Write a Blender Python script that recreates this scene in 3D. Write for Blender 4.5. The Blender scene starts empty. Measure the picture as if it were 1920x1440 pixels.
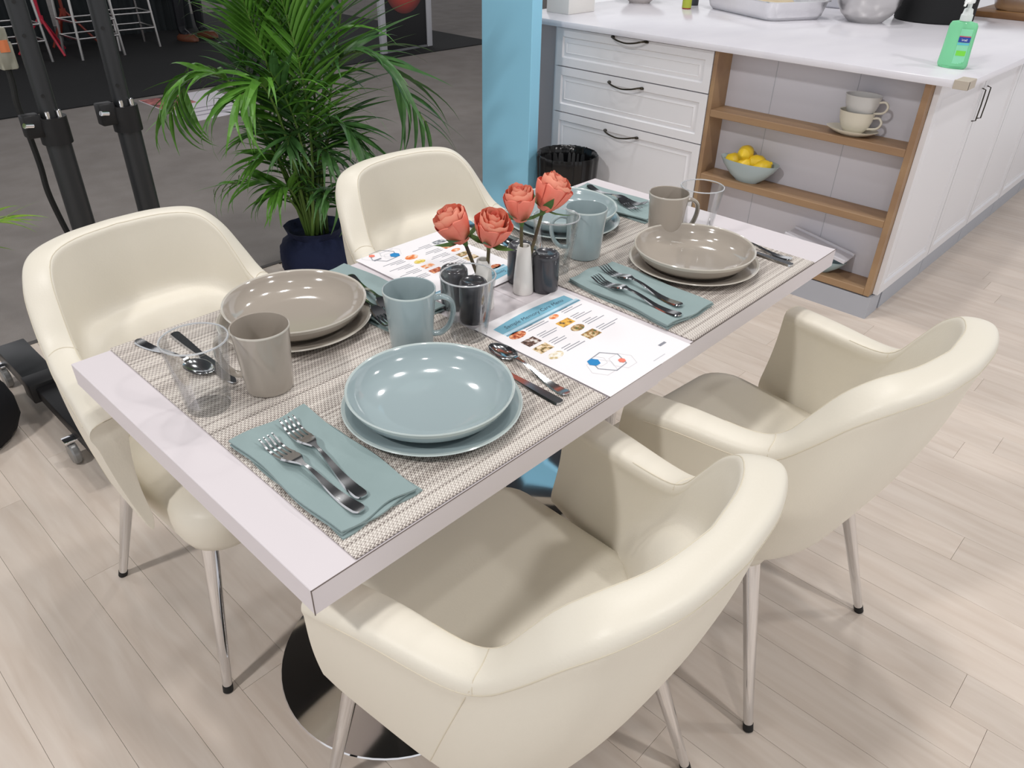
import bpy, bmesh, math, random
from mathutils import Vector, Matrix, Euler
random.seed(7)
PI = math.pi
C = bpy.context.scene.collection
scn = bpy.context.scene

# ------------------------------------------------------------------ camera
cam_d = bpy.data.cameras.new('camera')
cam = bpy.data.objects.new('camera', cam_d); C.objects.link(cam)
yaw, pitch, roll = 0.749201, 0.577765, 0.0204514
fw = Vector((math.cos(yaw)*math.cos(pitch), math.sin(yaw)*math.cos(pitch), -math.sin(pitch)))
rt = Vector((math.sin(yaw), -math.cos(yaw), 0)); up = rt.cross(fw)
r2 = rt*math.cos(roll)+up*math.sin(roll); u2 = up*math.cos(roll)-rt*math.sin(roll)
M = Matrix((r2, u2, -fw)).transposed().to_4x4(); M.translation = Vector((-0.980029, -0.914788, 1.421216))
cam.matrix_world = M
cam_d.sensor_width = 36; cam_d.lens = 1423.43/1920*36; cam_d.clip_start = 0.02
scn.camera = cam
scn.view_settings.view_transform = 'Standard'; scn.view_settings.look = 'None'
scn.view_settings.gamma = 1.0; scn.view_settings.use_curve_mapping = False
scn.view_settings.exposure = 0.02

# ------------------------------------------------------------------ hall light
w = bpy.data.worlds.new('hall'); scn.world = w; w.use_nodes = True
w.node_tree.nodes['Background'].inputs[0].default_value = (0.97, 0.97, 1.0, 1)
w.node_tree.nodes['Background'].inputs[1].default_value = 0.85
LK = .26
def lamp(name, loc, target, power, size, col=(1, .975, .96)):
    d = bpy.data.lights.new(name, 'AREA'); d.shape = 'DISK'; d.size = size; d.energy = power*LK; d.color = col
    o = bpy.data.objects.new(name, d); C.objects.link(o); o.location = loc
    o.rotation_euler = (Vector(target)-Vector(loc)).to_track_quat('-Z', 'Y').to_euler()
    return o
lamp('hall_lamp', (0.5, 0.95, 4.6), (0, 0, .7), 88, .30)
lamp('hall_lamp', (-3.4, 0.2, 4.2), (-.4, 0, .4), 310, .35)
lamp('hall_lamp', (0.4, -3.6, 4.4), (0, 0, .5), 220, .30)
lamp('hall_lamp', (1.5, 0.4, 4.7), (2.1, .6, .9), 150, .30)
lamp('hall_lamp', (3.2, 1.9, 4.6), (3, 1, .9), 90, .40)
lamp('hall_lamp', (-0.6, 1.3, 4.8), (-.3, .3, .7), 50, .25)
lamp('hall_lamp', (3.5, -2.4, 4.6), (.9, -.6, .4), 120, .40)
lamp('hall_lamp', (-1.2, -1.6, 4.6), (-.6, -.2, .3), 60, .25)
lamp('hall_lamp', (1.5, 4.2, 5.5), (1.0, 4.2, 0), 160, .6)

# ------------------------------------------------------------------ helpers
def lin(c):
    return tuple(x/12.92 if x <= .04045 else ((x+.055)/1.055)**2.4 for x in c)
def rgb(h):
    h = h.lstrip('#'); return lin([int(h[i:i+2], 16)/255 for i in (0, 2, 4)])+(1.,)
def mat(name, col, rough=.5, metal=0., spec=.5, coat=0., trans=0., ior=1.45, emit=None, noise=None, bump=None, alpha=1.):
    m = bpy.data.materials.new(name); m.use_nodes = True
    nt = m.node_tree; b = nt.nodes['Principled BSDF']
    c = rgb(col) if isinstance(col, str) else tuple(col)+(1.,)
    b.inputs['Base Color'].default_value = c
    b.inputs['Roughness'].default_value = rough; b.inputs['Metallic'].default_value = metal
    b.inputs['Specular IOR Level'].default_value = spec; b.inputs['Coat Weight'].default_value = coat
    b.inputs['Coat Roughness'].default_value = .05
    b.inputs['Transmission Weight'].default_value = trans; b.inputs['IOR'].default_value = ior
    b.inputs['Alpha'].default_value = alpha
    if emit: b.inputs['Emission Color'].default_value = rgb(emit[0]); b.inputs['Emission Strength'].default_value = emit[1]
    if noise or bump:
        tc = nt.nodes.new('ShaderNodeTexCoord')
        if noise:   # (scale, colour 2, stretch)
            mp = nt.nodes.new('ShaderNodeMapping'); mp.inputs['Scale'].default_value = noise[2] if len(noise) > 2 else (1, 1, 1)
            n = nt.nodes.new('ShaderNodeTexNoise'); n.inputs['Scale'].default_value = noise[0]; n.inputs['Detail'].default_value = 6
            r = nt.nodes.new('ShaderNodeValToRGB'); r.color_ramp.elements[0].position = .35; r.color_ramp.elements[1].position = .65
            r.color_ramp.elements[0].color = c; r.color_ramp.elements[1].color = rgb(noise[1])
            nt.links.new(tc.outputs['Object'], mp.inputs['Vector']); nt.links.new(mp.outputs[0], n.inputs['Vector'])
            nt.links.new(n.outputs['Fac'], r.inputs['Fac']); nt.links.new(r.outputs[0], b.inputs['Base Color'])
        if bump:    # (scale, strength, distance)
            n2 = nt.nodes.new('ShaderNodeTexNoise'); n2.inputs['Scale'].default_value = bump[0]; n2.inputs['Detail'].default_value = 3
            bp = nt.nodes.new('ShaderNodeBump'); bp.inputs['Strength'].default_value = bump[1]; bp.inputs['Distance'].default_value = bump[2]
            nt.links.new(tc.outputs['Object'], n2.inputs['Vector']); nt.links.new(n2.outputs['Fac'], bp.inputs['Height'])
            nt.links.new(bp.outputs[0], b.inputs['Normal'])
    return m

class MB:
    def __init__(s): s.v = []; s.f = []; s.mi = []
    def add(s, verts, faces, mi=0):
        o = len(s.v); s.v += [tuple(x) for x in verts]
        s.f += [tuple(i+o for i in f) for f in faces]; s.mi += [mi]*len(faces); return s
    def box(s, x0, x1, y0, y1, z0, z1, mi=0, bev=0., seg=2):
        bm = bmesh.new(); bmesh.ops.create_cube(bm, size=1)
        for v in bm.verts: v.co = ((x0+x1)/2+v.co.x*(x1-x0), (y0+y1)/2+v.co.y*(y1-y0), (z0+z1)/2+v.co.z*(z1-z0))
        if bev: bmesh.ops.bevel(bm, geom=bm.edges[:], offset=bev, segments=seg, profile=.5, affect='EDGES')
        s.bm(bm, mi); return s
    def bm(s, bm, mi=0):
        bm.verts.index_update(); s.add([v.co[:] for v in bm.verts], [[v.index for v in f.verts] for f in bm.faces], mi); bm.free()
    def lathe(s, prof, n=40, c=(0, 0, 0), mi=0, sx=1., sy=1., mis=None, wob=None):
        rings = []; vs = []
        for k, (r, z) in enumerate(prof):
            if r < 1e-6: rings.append([len(vs)]); vs.append((c[0], c[1], c[2]+z))
            else:
                ring = []
                for i in range(n):
                    a = 2*PI*i/n; rr = r*(wob(a, k) if wob else 1)
                    ring.append(len(vs)); vs.append((c[0]+rr*math.cos(a)*sx, c[1]+rr*math.sin(a)*sy, c[2]+z))
                rings.append(ring)
        o = len(s.v); s.v += vs
        for k in range(len(rings)-1):
            A, B = rings[k], rings[k+1]; m = mis[k] if mis else mi
            for i in range(n):
                j = (i+1) % n
                if len(A) == 1 and len(B) == 1: continue
                if len(A) == 1: f = (A[0], B[j], B[i])
                elif len(B) == 1: f = (A[i], A[j], B[0])
                else: f = (A[i], A[j], B[j], B[i])
                s.f.append(tuple(x+o for x in f)); s.mi.append(m)
        return s
    def tube(s, pts, rad, n=10, mi=0, flat=None, cap=True, closed=False):
        pts = [Vector(p) for p in pts]; L = len(pts)
        if not hasattr(rad, '__len__'): rad = [rad]*L
        nrm = None; vs = []
        for k in range(L):
            if closed: t = pts[(k+1) % L]-pts[k-1]
            else: t = pts[min(k+1, L-1)]-pts[max(k-1, 0)]
            t.normalize()
            if nrm is None:
                a = Vector((0, 0, 1)) if abs(t.z) < .9 else Vector((1, 0, 0)); nrm = (a-a.dot(t)*t).normalized()
            else: nrm = (nrm-nrm.dot(t)*t).normalized()
            b = t.cross(nrm); fl = flat or (1, 1)
            for i in range(n):
                a = 2*PI*i/n; vs.append(pts[k]+rad[k]*(fl[0]*math.cos(a)*nrm+fl[1]*math.sin(a)*b))
        fs = []
        for k in range(L if closed else L-1):
            k2 = (k+1) % L
            for i in range(n): j = (i+1) % n; fs.append((k*n+i, k*n+j, k2*n+j, k2*n+i))
        if cap and not closed: fs.append(tuple(range(n))[::-1]); fs.append(tuple(range((L-1)*n, L*n)))
        return s.add(vs, fs, mi)
    def prism(s, poly, z0, z1, mi=0):
        n = len(poly)
        vs = [(x, y, z0) for x, y in poly]+[(x, y, z1) for x, y in poly]
        fs = [tuple(range(n))[::-1], tuple(range(n, 2*n))]+[(i, (i+1) % n, n+(i+1) % n, n+i) for i in range(n)]
        return s.add(vs, fs, mi)
    def xf(s, Mx): s.v = [tuple(Mx @ Vector(v)) for v in s.v]; return s
    def mesh(s, name, mats, smooth=35):
        me = bpy.data.meshes.new(name); me.from_pydata(s.v, [], s.f); me.validate()
        for m in (mats if isinstance(mats, (list, tuple)) else [mats]): me.materials.append(m)
        if len(me.polygons) == len(s.mi): me.polygons.foreach_set('material_index', s.mi)
        bm = bmesh.new(); bm.from_mesh(me); bmesh.ops.recalc_face_normals(bm, faces=bm.faces[:]); bm.to_mesh(me); bm.free()
        if smooth:
            me.polygons.foreach_set('use_smooth', [True]*len(me.polygons)); me.set_sharp_from_angle(angle=math.radians(smooth))
        return me
    def obj(s, name, mats, parent=None, smooth=35, **kw):
        return link(name, s.mesh(name, mats, smooth), parent, **kw)
def link(name, me, parent=None, **kw):
    o = bpy.data.objects.new(name, me); C.objects.link(o)
    if parent: o.parent = parent
    for k, v in kw.items():
        if k == 'mw': o.matrix_basis = v
        else: o[k] = v
    return o
def thing(name, label, cat, loc=(0, 0, 0), rz=0, group=None):
    o = bpy.data.objects.new(name, None); C.objects.link(o); o.empty_display_size = .05
    o.location = loc; o.rotation_euler = (0, 0, rz); tag(o, label, cat, group); return o
def tag(o, label, cat, group=None):
    o['label'] = label; o['category'] = cat
    if group: o['group'] = group
    return o
def dup(root, loc=None, rz=None, label=None, group=None, par=None):
    r = root.copy(); C.objects.link(r)
    if par: r.parent = par
    if loc is not None: r.location = loc
    if rz is not None: r.rotation_euler = (0, 0, rz)
    if label: r['label'] = label
    if group: r['group'] = group
    for ch in list(root.children): dup(ch, par=r)
    return r
def cr(P, n):   # catmull-rom through points
    P = [Vector(p) for p in P]; out = []
    Q = [2*P[0]-P[1]]+P+[2*P[-1]-P[-2]]
    for i in range(1, len(Q)-2):
        for k in range(n):
            t = k/n; a, b, c, d = Q[i-1], Q[i], Q[i+1], Q[i+2]
            out.append(.5*((2*b)+(c-a)*t+(2*a-5*b+4*c-d)*t*t+(3*b-a-3*c+d)*t**3))
    out.append(P[-1].copy()); return out

# ------------------------------------------------------------------ materials
m_leather = mat('cream_leather', '#e5dfd0', .42, bump=(260, .12, .002))
m_thread = mat('cream_thread', '#d9d0bc', .7)
m_chrome = mat('chrome', (.78, .78, .79), .07, 1.)
m_steel = mat('cutlery_steel', (.62, .63, .64), .13, 1.)
m_brush = mat('brushed_steel', (.62, .61, .60), .28, 1.)
m_rubber = mat('black_rubber', '#161616', .6)
m_lam = mat('white_laminate', '#dbd4d7', .4, spec=.3)
m_edge = mat('brown_edge_line', '#6f6460', .6)
m_blue = mat('blue_grey_glaze', '#a2b2b5', .12, coat=.6)
m_bluerim = mat('pale_blue_rim', '#c3cfcd', .15, coat=.5)
m_grey = mat('taupe_glaze', '#aaa196', .12, coat=.6)
m_greyrim = mat('pale_taupe_rim', '#c9c3b8', .15, coat=.5)
m_dark = mat('charcoal_glaze', '#45454a', .22, coat=.3)
m_whitecer = mat('white_ceramic', '#eeebe6', .3)
m_nap = mat('sage_blue_cotton', '#92a5a5', .85, noise=(9, '#8c9f9f'), bump=(500, .15, .001))
m_paper = mat('white_paper', '#f4f1f3', .5)
m_navy = mat('navy_fabric', '#161f3d', .9, bump=(30, .5, .01))
m_wood = mat('oak_wood', '#a98a68', .5, noise=(7, '#94755a', (1, .15, 1)))
m_white = mat('white_cabinet_paint', '#e9e8eb', .45)
m_back = mat('cabinet_back_panel', '#d4d3db', .5)
m_plinth = mat('grey_plinth', '#b3b6be', .5)
m_bronze = mat('dark_bronze', '#3a352c', .35, .8)
m_counter = mat('white_quartz', '#e6e4ea', .18, noise=(2.2, '#dfdde4', (1, 2.5, 1)))
m_tape = mat('beige_tape', '#bdb3a5', .6)
m_black = mat('matt_black', '#101012', .5)
m_blkmetal = mat('black_metal', '#26282a', .38)
m_bag = mat('black_plastic_bag', '#0b0b0d', .22)
m_pillar = mat('sky_blue_panel', '#97d6f2', .5)
m_foil = mat('aluminium_foil', (.82, .82, .83), .3, 1., bump=(60, .2, .004))
m_leaf = mat('palm_leaf', '#4c7d2c', .4, noise=(6, '#5c8f33'))
m_leaf2 = mat('palm_leaf_dark', '#3a6033', .42, noise=(5, '#477038'))
m_stem = mat('palm_stem', '#5c7a34', .5)
m_yellow = mat('lemon_peel', '#e9c52f', .4, bump=(120, .25, .002))
m_rose = mat('coral_petal', '#f39680', .6, noise=(45, '#f5a488'))
m_rose2 = mat('deep_coral_petal', '#ee7f6c', .6, noise=(45, '#f18f79'))
m_sepal = mat('rose_sepal', '#4d7236', .6)
m_rstem = mat('rose_stem', '#4e3a30', .6, noise=(60, '#5f5a38'))
m_carpet = mat('grey_carpet', '#918b87', .95, noise=(5, '#87817d'), bump=(350, .6, .004))
m_bcarpet = mat('black_carpet', '#191a1c', .95, bump=(300, .4, .004))
m_drape = mat('dark_drape', '#22282b', .8)
m_cream = mat('cream_china', '#d9d3c3', .3)
def m_tumbler():
    m = bpy.data.materials.new('clear_acrylic'); m.use_nodes = True; nt = m.node_tree; nt.nodes.clear()
    o = nt.nodes.new('ShaderNodeOutputMaterial'); mx = nt.nodes.new('ShaderNodeMixShader')
    t = nt.nodes.new('ShaderNodeBsdfTransparent'); t.inputs[0].default_value = (.985, .99, .99, 1)
    g = nt.nodes.new('ShaderNodeBsdfGlossy'); g.inputs['Roughness'].default_value = .03
    l = nt.nodes.new('ShaderNodeLayerWeight'); l.inputs['Blend'].default_value = .25
    r = nt.nodes.new('ShaderNodeMath'); r.operation = 'MULTIPLY'; r.inputs[1].default_value = .42
    nt.links.new(l.outputs['Fresnel'], r.inputs[0]); nt.links.new(r.outputs[0], mx.inputs[0])
    nt.links.new(t.outputs[0], mx.inputs[1]); nt.links.new(g.outputs[0], mx.inputs[2]); nt.links.new(mx.outputs[0], o.inputs[0])
    return m
m_glass = m_tumbler()
m_glassrim = mat('acrylic_rim', '#eef0f2', .08, trans=.6)
m_glassbase = m_glass
m_green = mat('green_gel', '#9aeebb', .08, trans=.5, ior=1.2)
def m_floor():
    m = bpy.data.materials.new('pale_oak_plank'); m.use_nodes = True; nt = m.node_tree; b = nt.nodes['Principled BSDF']
    tc = nt.nodes.new('ShaderNodeTexCoord'); oi = nt.nodes.new('ShaderNodeObjectInfo')
    ad = nt.nodes.new('ShaderNodeVectorMath'); ad.operation = 'ADD'
    sc = nt.nodes.new('ShaderNodeVectorMath'); sc.operation = 'SCALE'; sc.inputs['Scale'].default_value = 40
    cb = nt.nodes.new('ShaderNodeCombineXYZ')
    for i in range(3): nt.links.new(oi.outputs['Random'], cb.inputs[i])
    nt.links.new(cb.outputs[0], sc.inputs[0]); nt.links.new(tc.outputs['Object'], ad.inputs[0]); nt.links.new(sc.outputs[0], ad.inputs[1])
    mp = nt.nodes.new('ShaderNodeMapping'); mp.inputs['Scale'].default_value = (14, 1.6, 1)
    nt.links.new(ad.outputs[0], mp.inputs['Vector'])
    n = nt.nodes.new('ShaderNodeTexNoise'); n.inputs['Scale'].default_value = 2.2; n.inputs['Detail'].default_value = 8; n.inputs['Distortion'].default_value = .6
    nt.links.new(mp.outputs[0], n.inputs['Vector'])
    r = nt.nodes.new('ShaderNodeValToRGB'); r.color_ramp.elements[0].position = .3; r.color_ramp.elements[1].position = .7
    r.color_ramp.elements[0].color = rgb('#d6c7b9'); r.color_ramp.elements[1].color = rgb('#e4d8cc')
    nt.links.new(n.outputs['Fac'], r.inputs[0])
    hv = nt.nodes.new('ShaderNodeHueSaturation'); mr = nt.nodes.new('ShaderNodeMapRange')
    mr.inputs['To Min'].default_value = .94; mr.inputs['To Max'].default_value = 1.04
    nt.links.new(oi.outputs['Random'], mr.inputs['Value']); nt.links.new(mr.outputs[0], hv.inputs['Value'])
    nt.links.new(r.outputs[0], hv.inputs['Color']); nt.links.new(hv.outputs[0], b.inputs['Base Color'])
    b.inputs['Roughness'].default_value = .42
    return m
m_plank = m_floor()
m_joint = mat('floor_joint', '#cdbfb1', .8)
def m_weave():
    m = bpy.data.materials.new('woven_vinyl'); m.use_nodes = True; nt = m.node_tree; b = nt.nodes['Principled BSDF']
    N = lambda op, a=None, bb=None: _math(nt, op, a, bb)
    tc = nt.nodes.new('ShaderNodeTexCoord'); s = nt.nodes.new('ShaderNodeSeparateXYZ'); nt.links.new(tc.outputs['Object'], s.inputs[0])
    x, y = s.outputs['X'], s.outputs['Y']
    row = N('MULTIPLY', y, 1/.0052); fr = N('FRACT', row); ri = N('FLOOR', row)
    tri = N('ABSOLUTE', N('SUBTRACT', fr, .5))           # zigzag inside each row
    par = N('MULTIPLY', N('FRACT', N('MULTIPLY', ri, .5)), 2.0)
    ph = N('ADD', N('MULTIPLY', x, 1/.0062), N('ADD', N('MULTIPLY', tri, 1.5), N('MULTIPLY', par, .5)))
    st = N('ABSOLUTE', N('SUBTRACT', N('FRACT', ph), .5))  # 0..0.5 threads
    wn = nt.nodes.new('ShaderNodeTexWhiteNoise'); wn.noise_dimensions = '1D'; nt.links.new(ri, wn.inputs['W'])
    th = N('ADD', st, N('MULTIPLY', N('SUBTRACT', wn.outputs['Value'], .5), .22))
    r = nt.nodes.new('ShaderNodeValToRGB'); e = r.color_ramp.elements
    e[0].position = .10; e[0].color = rgb('#776d67'); e[1].position = .34; e[1].color = rgb('#e6dfd7')
    k = r.color_ramp.elements.new(.2); k.color = rgb('#b9aea4')
    nt.links.new(th, r.inputs[0]); nt.links.new(r.outputs[0], b.inputs['Base Color'])
    bp = nt.nodes.new('ShaderNodeBump'); bp.inputs['Strength'].default_value = .6; bp.inputs['Distance'].default_value = .001
    nt.links.new(st, bp.inputs['Height']); nt.links.new(bp.outputs[0], b.inputs['Normal'])
    b.inputs['Roughness'].default_value = .55
    return m
def _math(nt, op, a, bb):
    n = nt.nodes.new('ShaderNodeMath'); n.operation = op
    for i, v in enumerate((a, bb)):
        if v is None: continue
        if isinstance(v, (int, float)): n.inputs[i].default_value = v
        else: nt.links.new(v, n.inputs[i])
    return n.outputs[0]
m_mat = m_weave()

# ------------------------------------------------------------------ the setting
fl = MB().box(-2.6, 5.4, -2.6, 1.995, -.06, -.004).obj('floor', m_joint, kind='structure')
PW = .112
pl_len = [.92, .70, 1.10]
pl_mesh = {}
for L in pl_len:
    g = .0003
    pl_mesh[L] = MB().box(-PW/2+g, PW/2-g, -L/2+g, L/2-g, -.004, 0, bev=.0003, seg=1).mesh('plank', m_plank, 0)
col = 0; x = -1.48
while x < 4.75:
    ymin = -1.75 if x < 2.2 else -1.3
    y = ymin-random.random()*.6; first = True
    while y < 1.99:
        L = random.choice(pl_len); y1 = y+L
        if y1 > 1.99:
            Lc = 1.99-y
            if Lc > .06:
                me = MB().box(-PW/2+.0003, PW/2-.0003, -Lc/2+.0003, Lc/2-.0003, -.004, 0, bev=.0004, seg=1).mesh('plank', m_plank, 0)
                o = link('plank', me, fl); o.location = (x, y+Lc/2, 0)
            break
        # planks fully under the kitchen island are not seen
        if not (x-PW/2 > 2.06 and y > -.04 and y1 < 1.5):
            o = link('plank', pl_mesh[L], fl); o.location = (x, y+L/2, 0)
        y = y1
    x += PW
MB().box(-11, 14, -11, 16, 6.2, 6.3).obj('ceiling', mat('dark_hall_ceiling', '#3a3b3f', .9), kind='structure')
MB().box(-6, 9, 2.0, 14, -.06, -.004).obj('floor_carpet', m_carpet, kind='structure')
MB().box(-5, 5.5, 5.47, 9.5, -.004, .004).obj('floor_black_carpet', m_bcarpet, kind='structure')
MB().box(-2.6, 5.4, 1.988, 2.012, -.004, .003, bev=.0015, seg=1).obj('trim_1', mat('floor_edge_strip', '#4f4b48', .5), kind='structure')

# ------------------------------------------------------------------ pillar
t = thing('panel_pillar', 'tall sky blue display panel standing behind the dining table', 'pillar', (1.712, 1.639, 0))
MB().box(-.032, .032, -.155, .155, .02, 2.5, bev=.002, seg=1).obj('panel', m_pillar, t)
MB().box(-.04, .04, -.16, .16, 0, .02, bev=.002, seg=1).obj('base_shoe', m_plinth, t)

# ------------------------------------------------------------------ kitchen island
XF = 1.962
def raised_front(w, h, t=.02, mats=m_white):
    bm = bmesh.new(); bmesh.ops.create_cube(bm, size=1)
    for v in bm.verts: v.co = (v.co.x*w, (v.co.y)*t, v.co.z*h)
    f = [f for f in bm.faces if f.normal.y < -.9][0]
    def ins(f, th, d):
        bmesh.ops.inset_region(bm, faces=[f], thickness=th, depth=0)
        for v in f.verts: v.co.y += d
    ins(f, .050, 0); ins(f, .008, .009); ins(f, .004, 0); ins(f, .022, -.007); ins(f, .003, .002)
    b = MB(); b.bm(bm); return b
t = thing('drawer_cabinet', 'white drawer cabinet with three raised panel fronts beside blue pillar', 'cabinet', (XF, 1.165, 0))
MB().box(.022, .6, -.415, .44, .09, .893).obj('body', m_white, t)
def bow_handle(w=.18):
    pts = cr([(-w/2, 0, 0), (-w/2+.012, -.022, 0), (-w/4, -.03, -.008), (0, -.032, -.013), (w/4, -.03, -.008), (w/2-.012, -.022, 0), (w/2, 0, 0)], 6)
    rad = [.0035+.0025*abs(2*i/(len(pts)-1)-1)**4 for i in range(len(pts))]
    b = MB().tube(pts, rad, 8)
    for sx in (-1, 1): b.lathe([(0, -.006), (.008, -.005), (.009, 0), (.006, .004), (0, .006)], 12, (sx*w/2, -.003, 0))
    return b
for z0, z1, hz in ((.727, .889, .886), (.520, .722, .698), (.095, .515, .484)):
    f = raised_front(.83, z1-z0).obj('drawer_front', m_white, t)
    f.location = (.010, 0, (z0+z1)/2); f.rotation_euler = (0, 0, -PI/2)
    h = bow_handle().obj('handle', m_bronze, f, label='dark bronze bow handle'); h.location = (0, -.012, hz-(z0+z1)/2)
MB().box(.05, .6, -.41, .41, .0, .09).obj('toe_kick', m_plinth, t)
t = thing('filler_panel', 'grey end panel set back beside white drawer cabinet', 'panel', (2.04, 1.73, 0))
MB().box(0, .03, -.12, .12, 0, .893).obj('board', mat('warm_grey_panel', '#b9b2b4', .5), t)
MB().box(.03, .5, .10, .12, 0, .893).obj('side_board', m_white, t)

t = thing('shelf_unit', 'open oak edged shelf unit built into the white kitchen island', 'shelf', (XF, .325, 0))
D = .115
MB().box(D, D+.015, -.405, .415, .095, .893).obj('back_panel', m_back, t)
MB().box(0, D, .403, .421, .095, .893, bev=.001, seg=1).obj('side_board', m_wood, t)
MB().box(0, D, -.415, -.393, .095, .893, bev=.001, seg=1).obj('side_board', m_wood, t)
for z in (.095, .374, .640): MB().box(0, D, -.393, .403, z, z+.028, bev=.002, seg=1).obj('shelf', m_wood, t)
for yy in (.20, -.13): MB().box(D-.0008, D+.0002, yy-.0012, yy+.0012, .123, .893).obj('panel_joint', m_plinth, t)
MB().box(.0, D, -.425, .421, 0, .09).obj('plinth', m_plinth, t)

for i in range(5):
    x0 = 2.0+.56*i if i == 0 else 2.03+.53*i
    x1 = 2.03+.53*(i+1)-.004
    lab = ['white island side cabinet nearest the oak edged shelf', 'white island side cabinet second from the shelf corner', 'white island side cabinet third from the shelf corner', 'white island side cabinet fourth from the shelf corner', 'white island side cabinet farthest along to the right'][i]
    t = thing('side_cabinet', lab, 'cabinet', ((x0+x1)/2, -.1, 0), 0, 'island side cabinets')
    wd = x1-x0
    MB().box(-wd/2+(.097 if i == 0 else 0), wd/2, .022, .5, .095, .893).obj('body', m_white, t)
    f = raised_front(wd-.004, .795).obj('door', m_white, t); f.location = (0, -.001, .493)
    if i < 2:
        hx = (wd/2-.03)*(1 if i == 0 else -1)
        h = MB().tube([(0, 0, -.062), (0, -.014, -.058), (0, -.015, 0), (0, -.014, .058), (0, 0, .062)], .0024, 8).obj('handle', m_bronze, f, label='slim dark bar handle'); h.location = (hx, -.012, .25)
    MB().box(-wd/2+(.097 if i == 0 else 0), wd/2, .0, .5, 0, .093).obj('plinth', m_plinth, t)
ct = thing('countertop', 'long white quartz countertop over the kitchen island', 'countertop', (1.935, -.205, .895))
MB().box(0, 3.2, 0, 2.07, 0, .026, bev=.003, seg=2).obj('slab', m_counter, ct)
tp = MB().box(-.0012, .075, -.0012, .042, .012, .0275, bev=.001, seg=1)
tp.box(-.0022, .006, -.0022, .045, -.001, .0272, bev=.001, seg=1).box(-.002, .075, -.0022, .006, -.001, .0270, bev=.001, seg=1)
tp.obj('corner_tape', m_tape, ct, label='beige tape wrapped round the counter corner')

# shelf contents
def saucer_cup():
    s = thing('saucer', 'cream saucer under the cup on the top oak shelf', 'saucer', (XF+.050, .155, .668))
    MB().lathe([(0, .004), (.035, .004), (.04, 0), (.045, .002), (.07, .010), (.095, .022), (.097, .0245), (.093, .024), (.065, .014), (.04, .0085), (0, .0085)], 40, sx=.62).obj('dish', m_cream, s)
    prof = [(0, .004), (.028, .004), (.030, 0), (.034, .004), (.050, .022), (.060, .05), (.064, .078), (.0655, .081), (.062, .079), (.057, .05), (.047, .025), (.03, .010), (0, .009)]
    for z, lab in ((.677, 'cream teacup standing on the saucer on the top shelf'), (.734, 'pale teacup nested on top of another teacup')):
        c = thing('teacup', lab, 'cup', (XF+.050, .150-(z-.677)*.15, z), 0, 'stacked teacups on the top shelf')
        MB().lathe(prof, 40, sx=.8).obj('bowl', m_cream if z < .7 else mat('pale_china', '#c9c8c6', .3), c)
        pts = cr([(.0, -.058, .062), (.0, -.082, .066), (.0, -.094, .05), (.0, -.082, .03), (.0, -.048, .022)], 6)
        MB().tube(pts, .0042, 8, flat=(1, 1.4)).obj('handle', m_cream, c)
saucer_cup()
b = thing('fruit_bowl', 'pale blue bowl of lemons on the middle oak shelf', 'bowl', (XF+.046, .535, .402))
MB().lathe([(0, .003), (.045, .003), (.05, 0), (.052, .003), (.08, .022), (.115, .06), (.13, .084), (.1315, .087), (.127, .085), (.108, .058), (.075, .026), (.045, .012), (0, .010)], 48, sx=.50).obj('dish', mat('pale_aqua_glaze', '#aebfc3', .2, coat=.3), b)
lem = MB().lathe([(0, -.046), (.006, -.043), (.012, -.038), (.026, -.026), (.0325, 0), (.027, .025), (.014, .038), (.007, .042), (.006, .047), (0, .048)], 20).mesh('lemon', m_yellow)
spots = [((0, .070, .064), (1.4, .3, 0), 'lemon at the left side of the fruit bowl'), ((-.03, .01, .062), (1.2, 0, 1.2), 'lemon at the front middle of the fruit bowl'),
         ((-.012, -.06, .060), (.9, .5, .3), 'lemon at the right front of the fruit bowl'), ((.028, -.025, .074), (1.5, .1, .7), 'lemon at the back right of the fruit bowl'),
         ((.006, .024, .104), (1.5, .2, 1.7), 'topmost lemon on the pile in the fruit bowl'), ((.028, .035, .060), (1.3, .6, .1), 'lemon deep at the back of the fruit bowl')]
for p, e, lab in spots:
    o = link('lemon', lem); tag(o, lab, 'lemon', 'lemons in the fruit bowl'); o.location = (XF+.044+p[0]*.35, .535+p[1], .402+p[2]+.008); o.rotation_euler = e
b = thing('serving_bowl', 'pale aqua bowl on the lowest oak shelf', 'bowl', (XF+.045, .150, .123))
MB().lathe([(0, .003), (.04, .003), (.044, 0), (.05, .004), (.085, .03), (.108, .056), (.109, .059), (.105, .057), (.08, .032), (.04, .010), (0, .009)], 40, sx=.48).obj('dish', mat('aqua_glaze', '#a3b9bf', .2), b)
b = thing('serving_tray', 'thin white tray tilted over the bowl on the lowest shelf', 'tray', (XF+.052, .17, .216))
tr = MB().box(-.05, .05, -.135, .135, 0, .006, bev=.002).box(-.05, -.044, -.135, .135, .004, .016, bev=.002).box(.044, .05, -.135, .135, .004, .016, bev=.002)
o = tr.obj('board', mat('white_tray', '#d9d8df', .4), b); o.rotation_euler = (.17, 0, 0)

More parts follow.
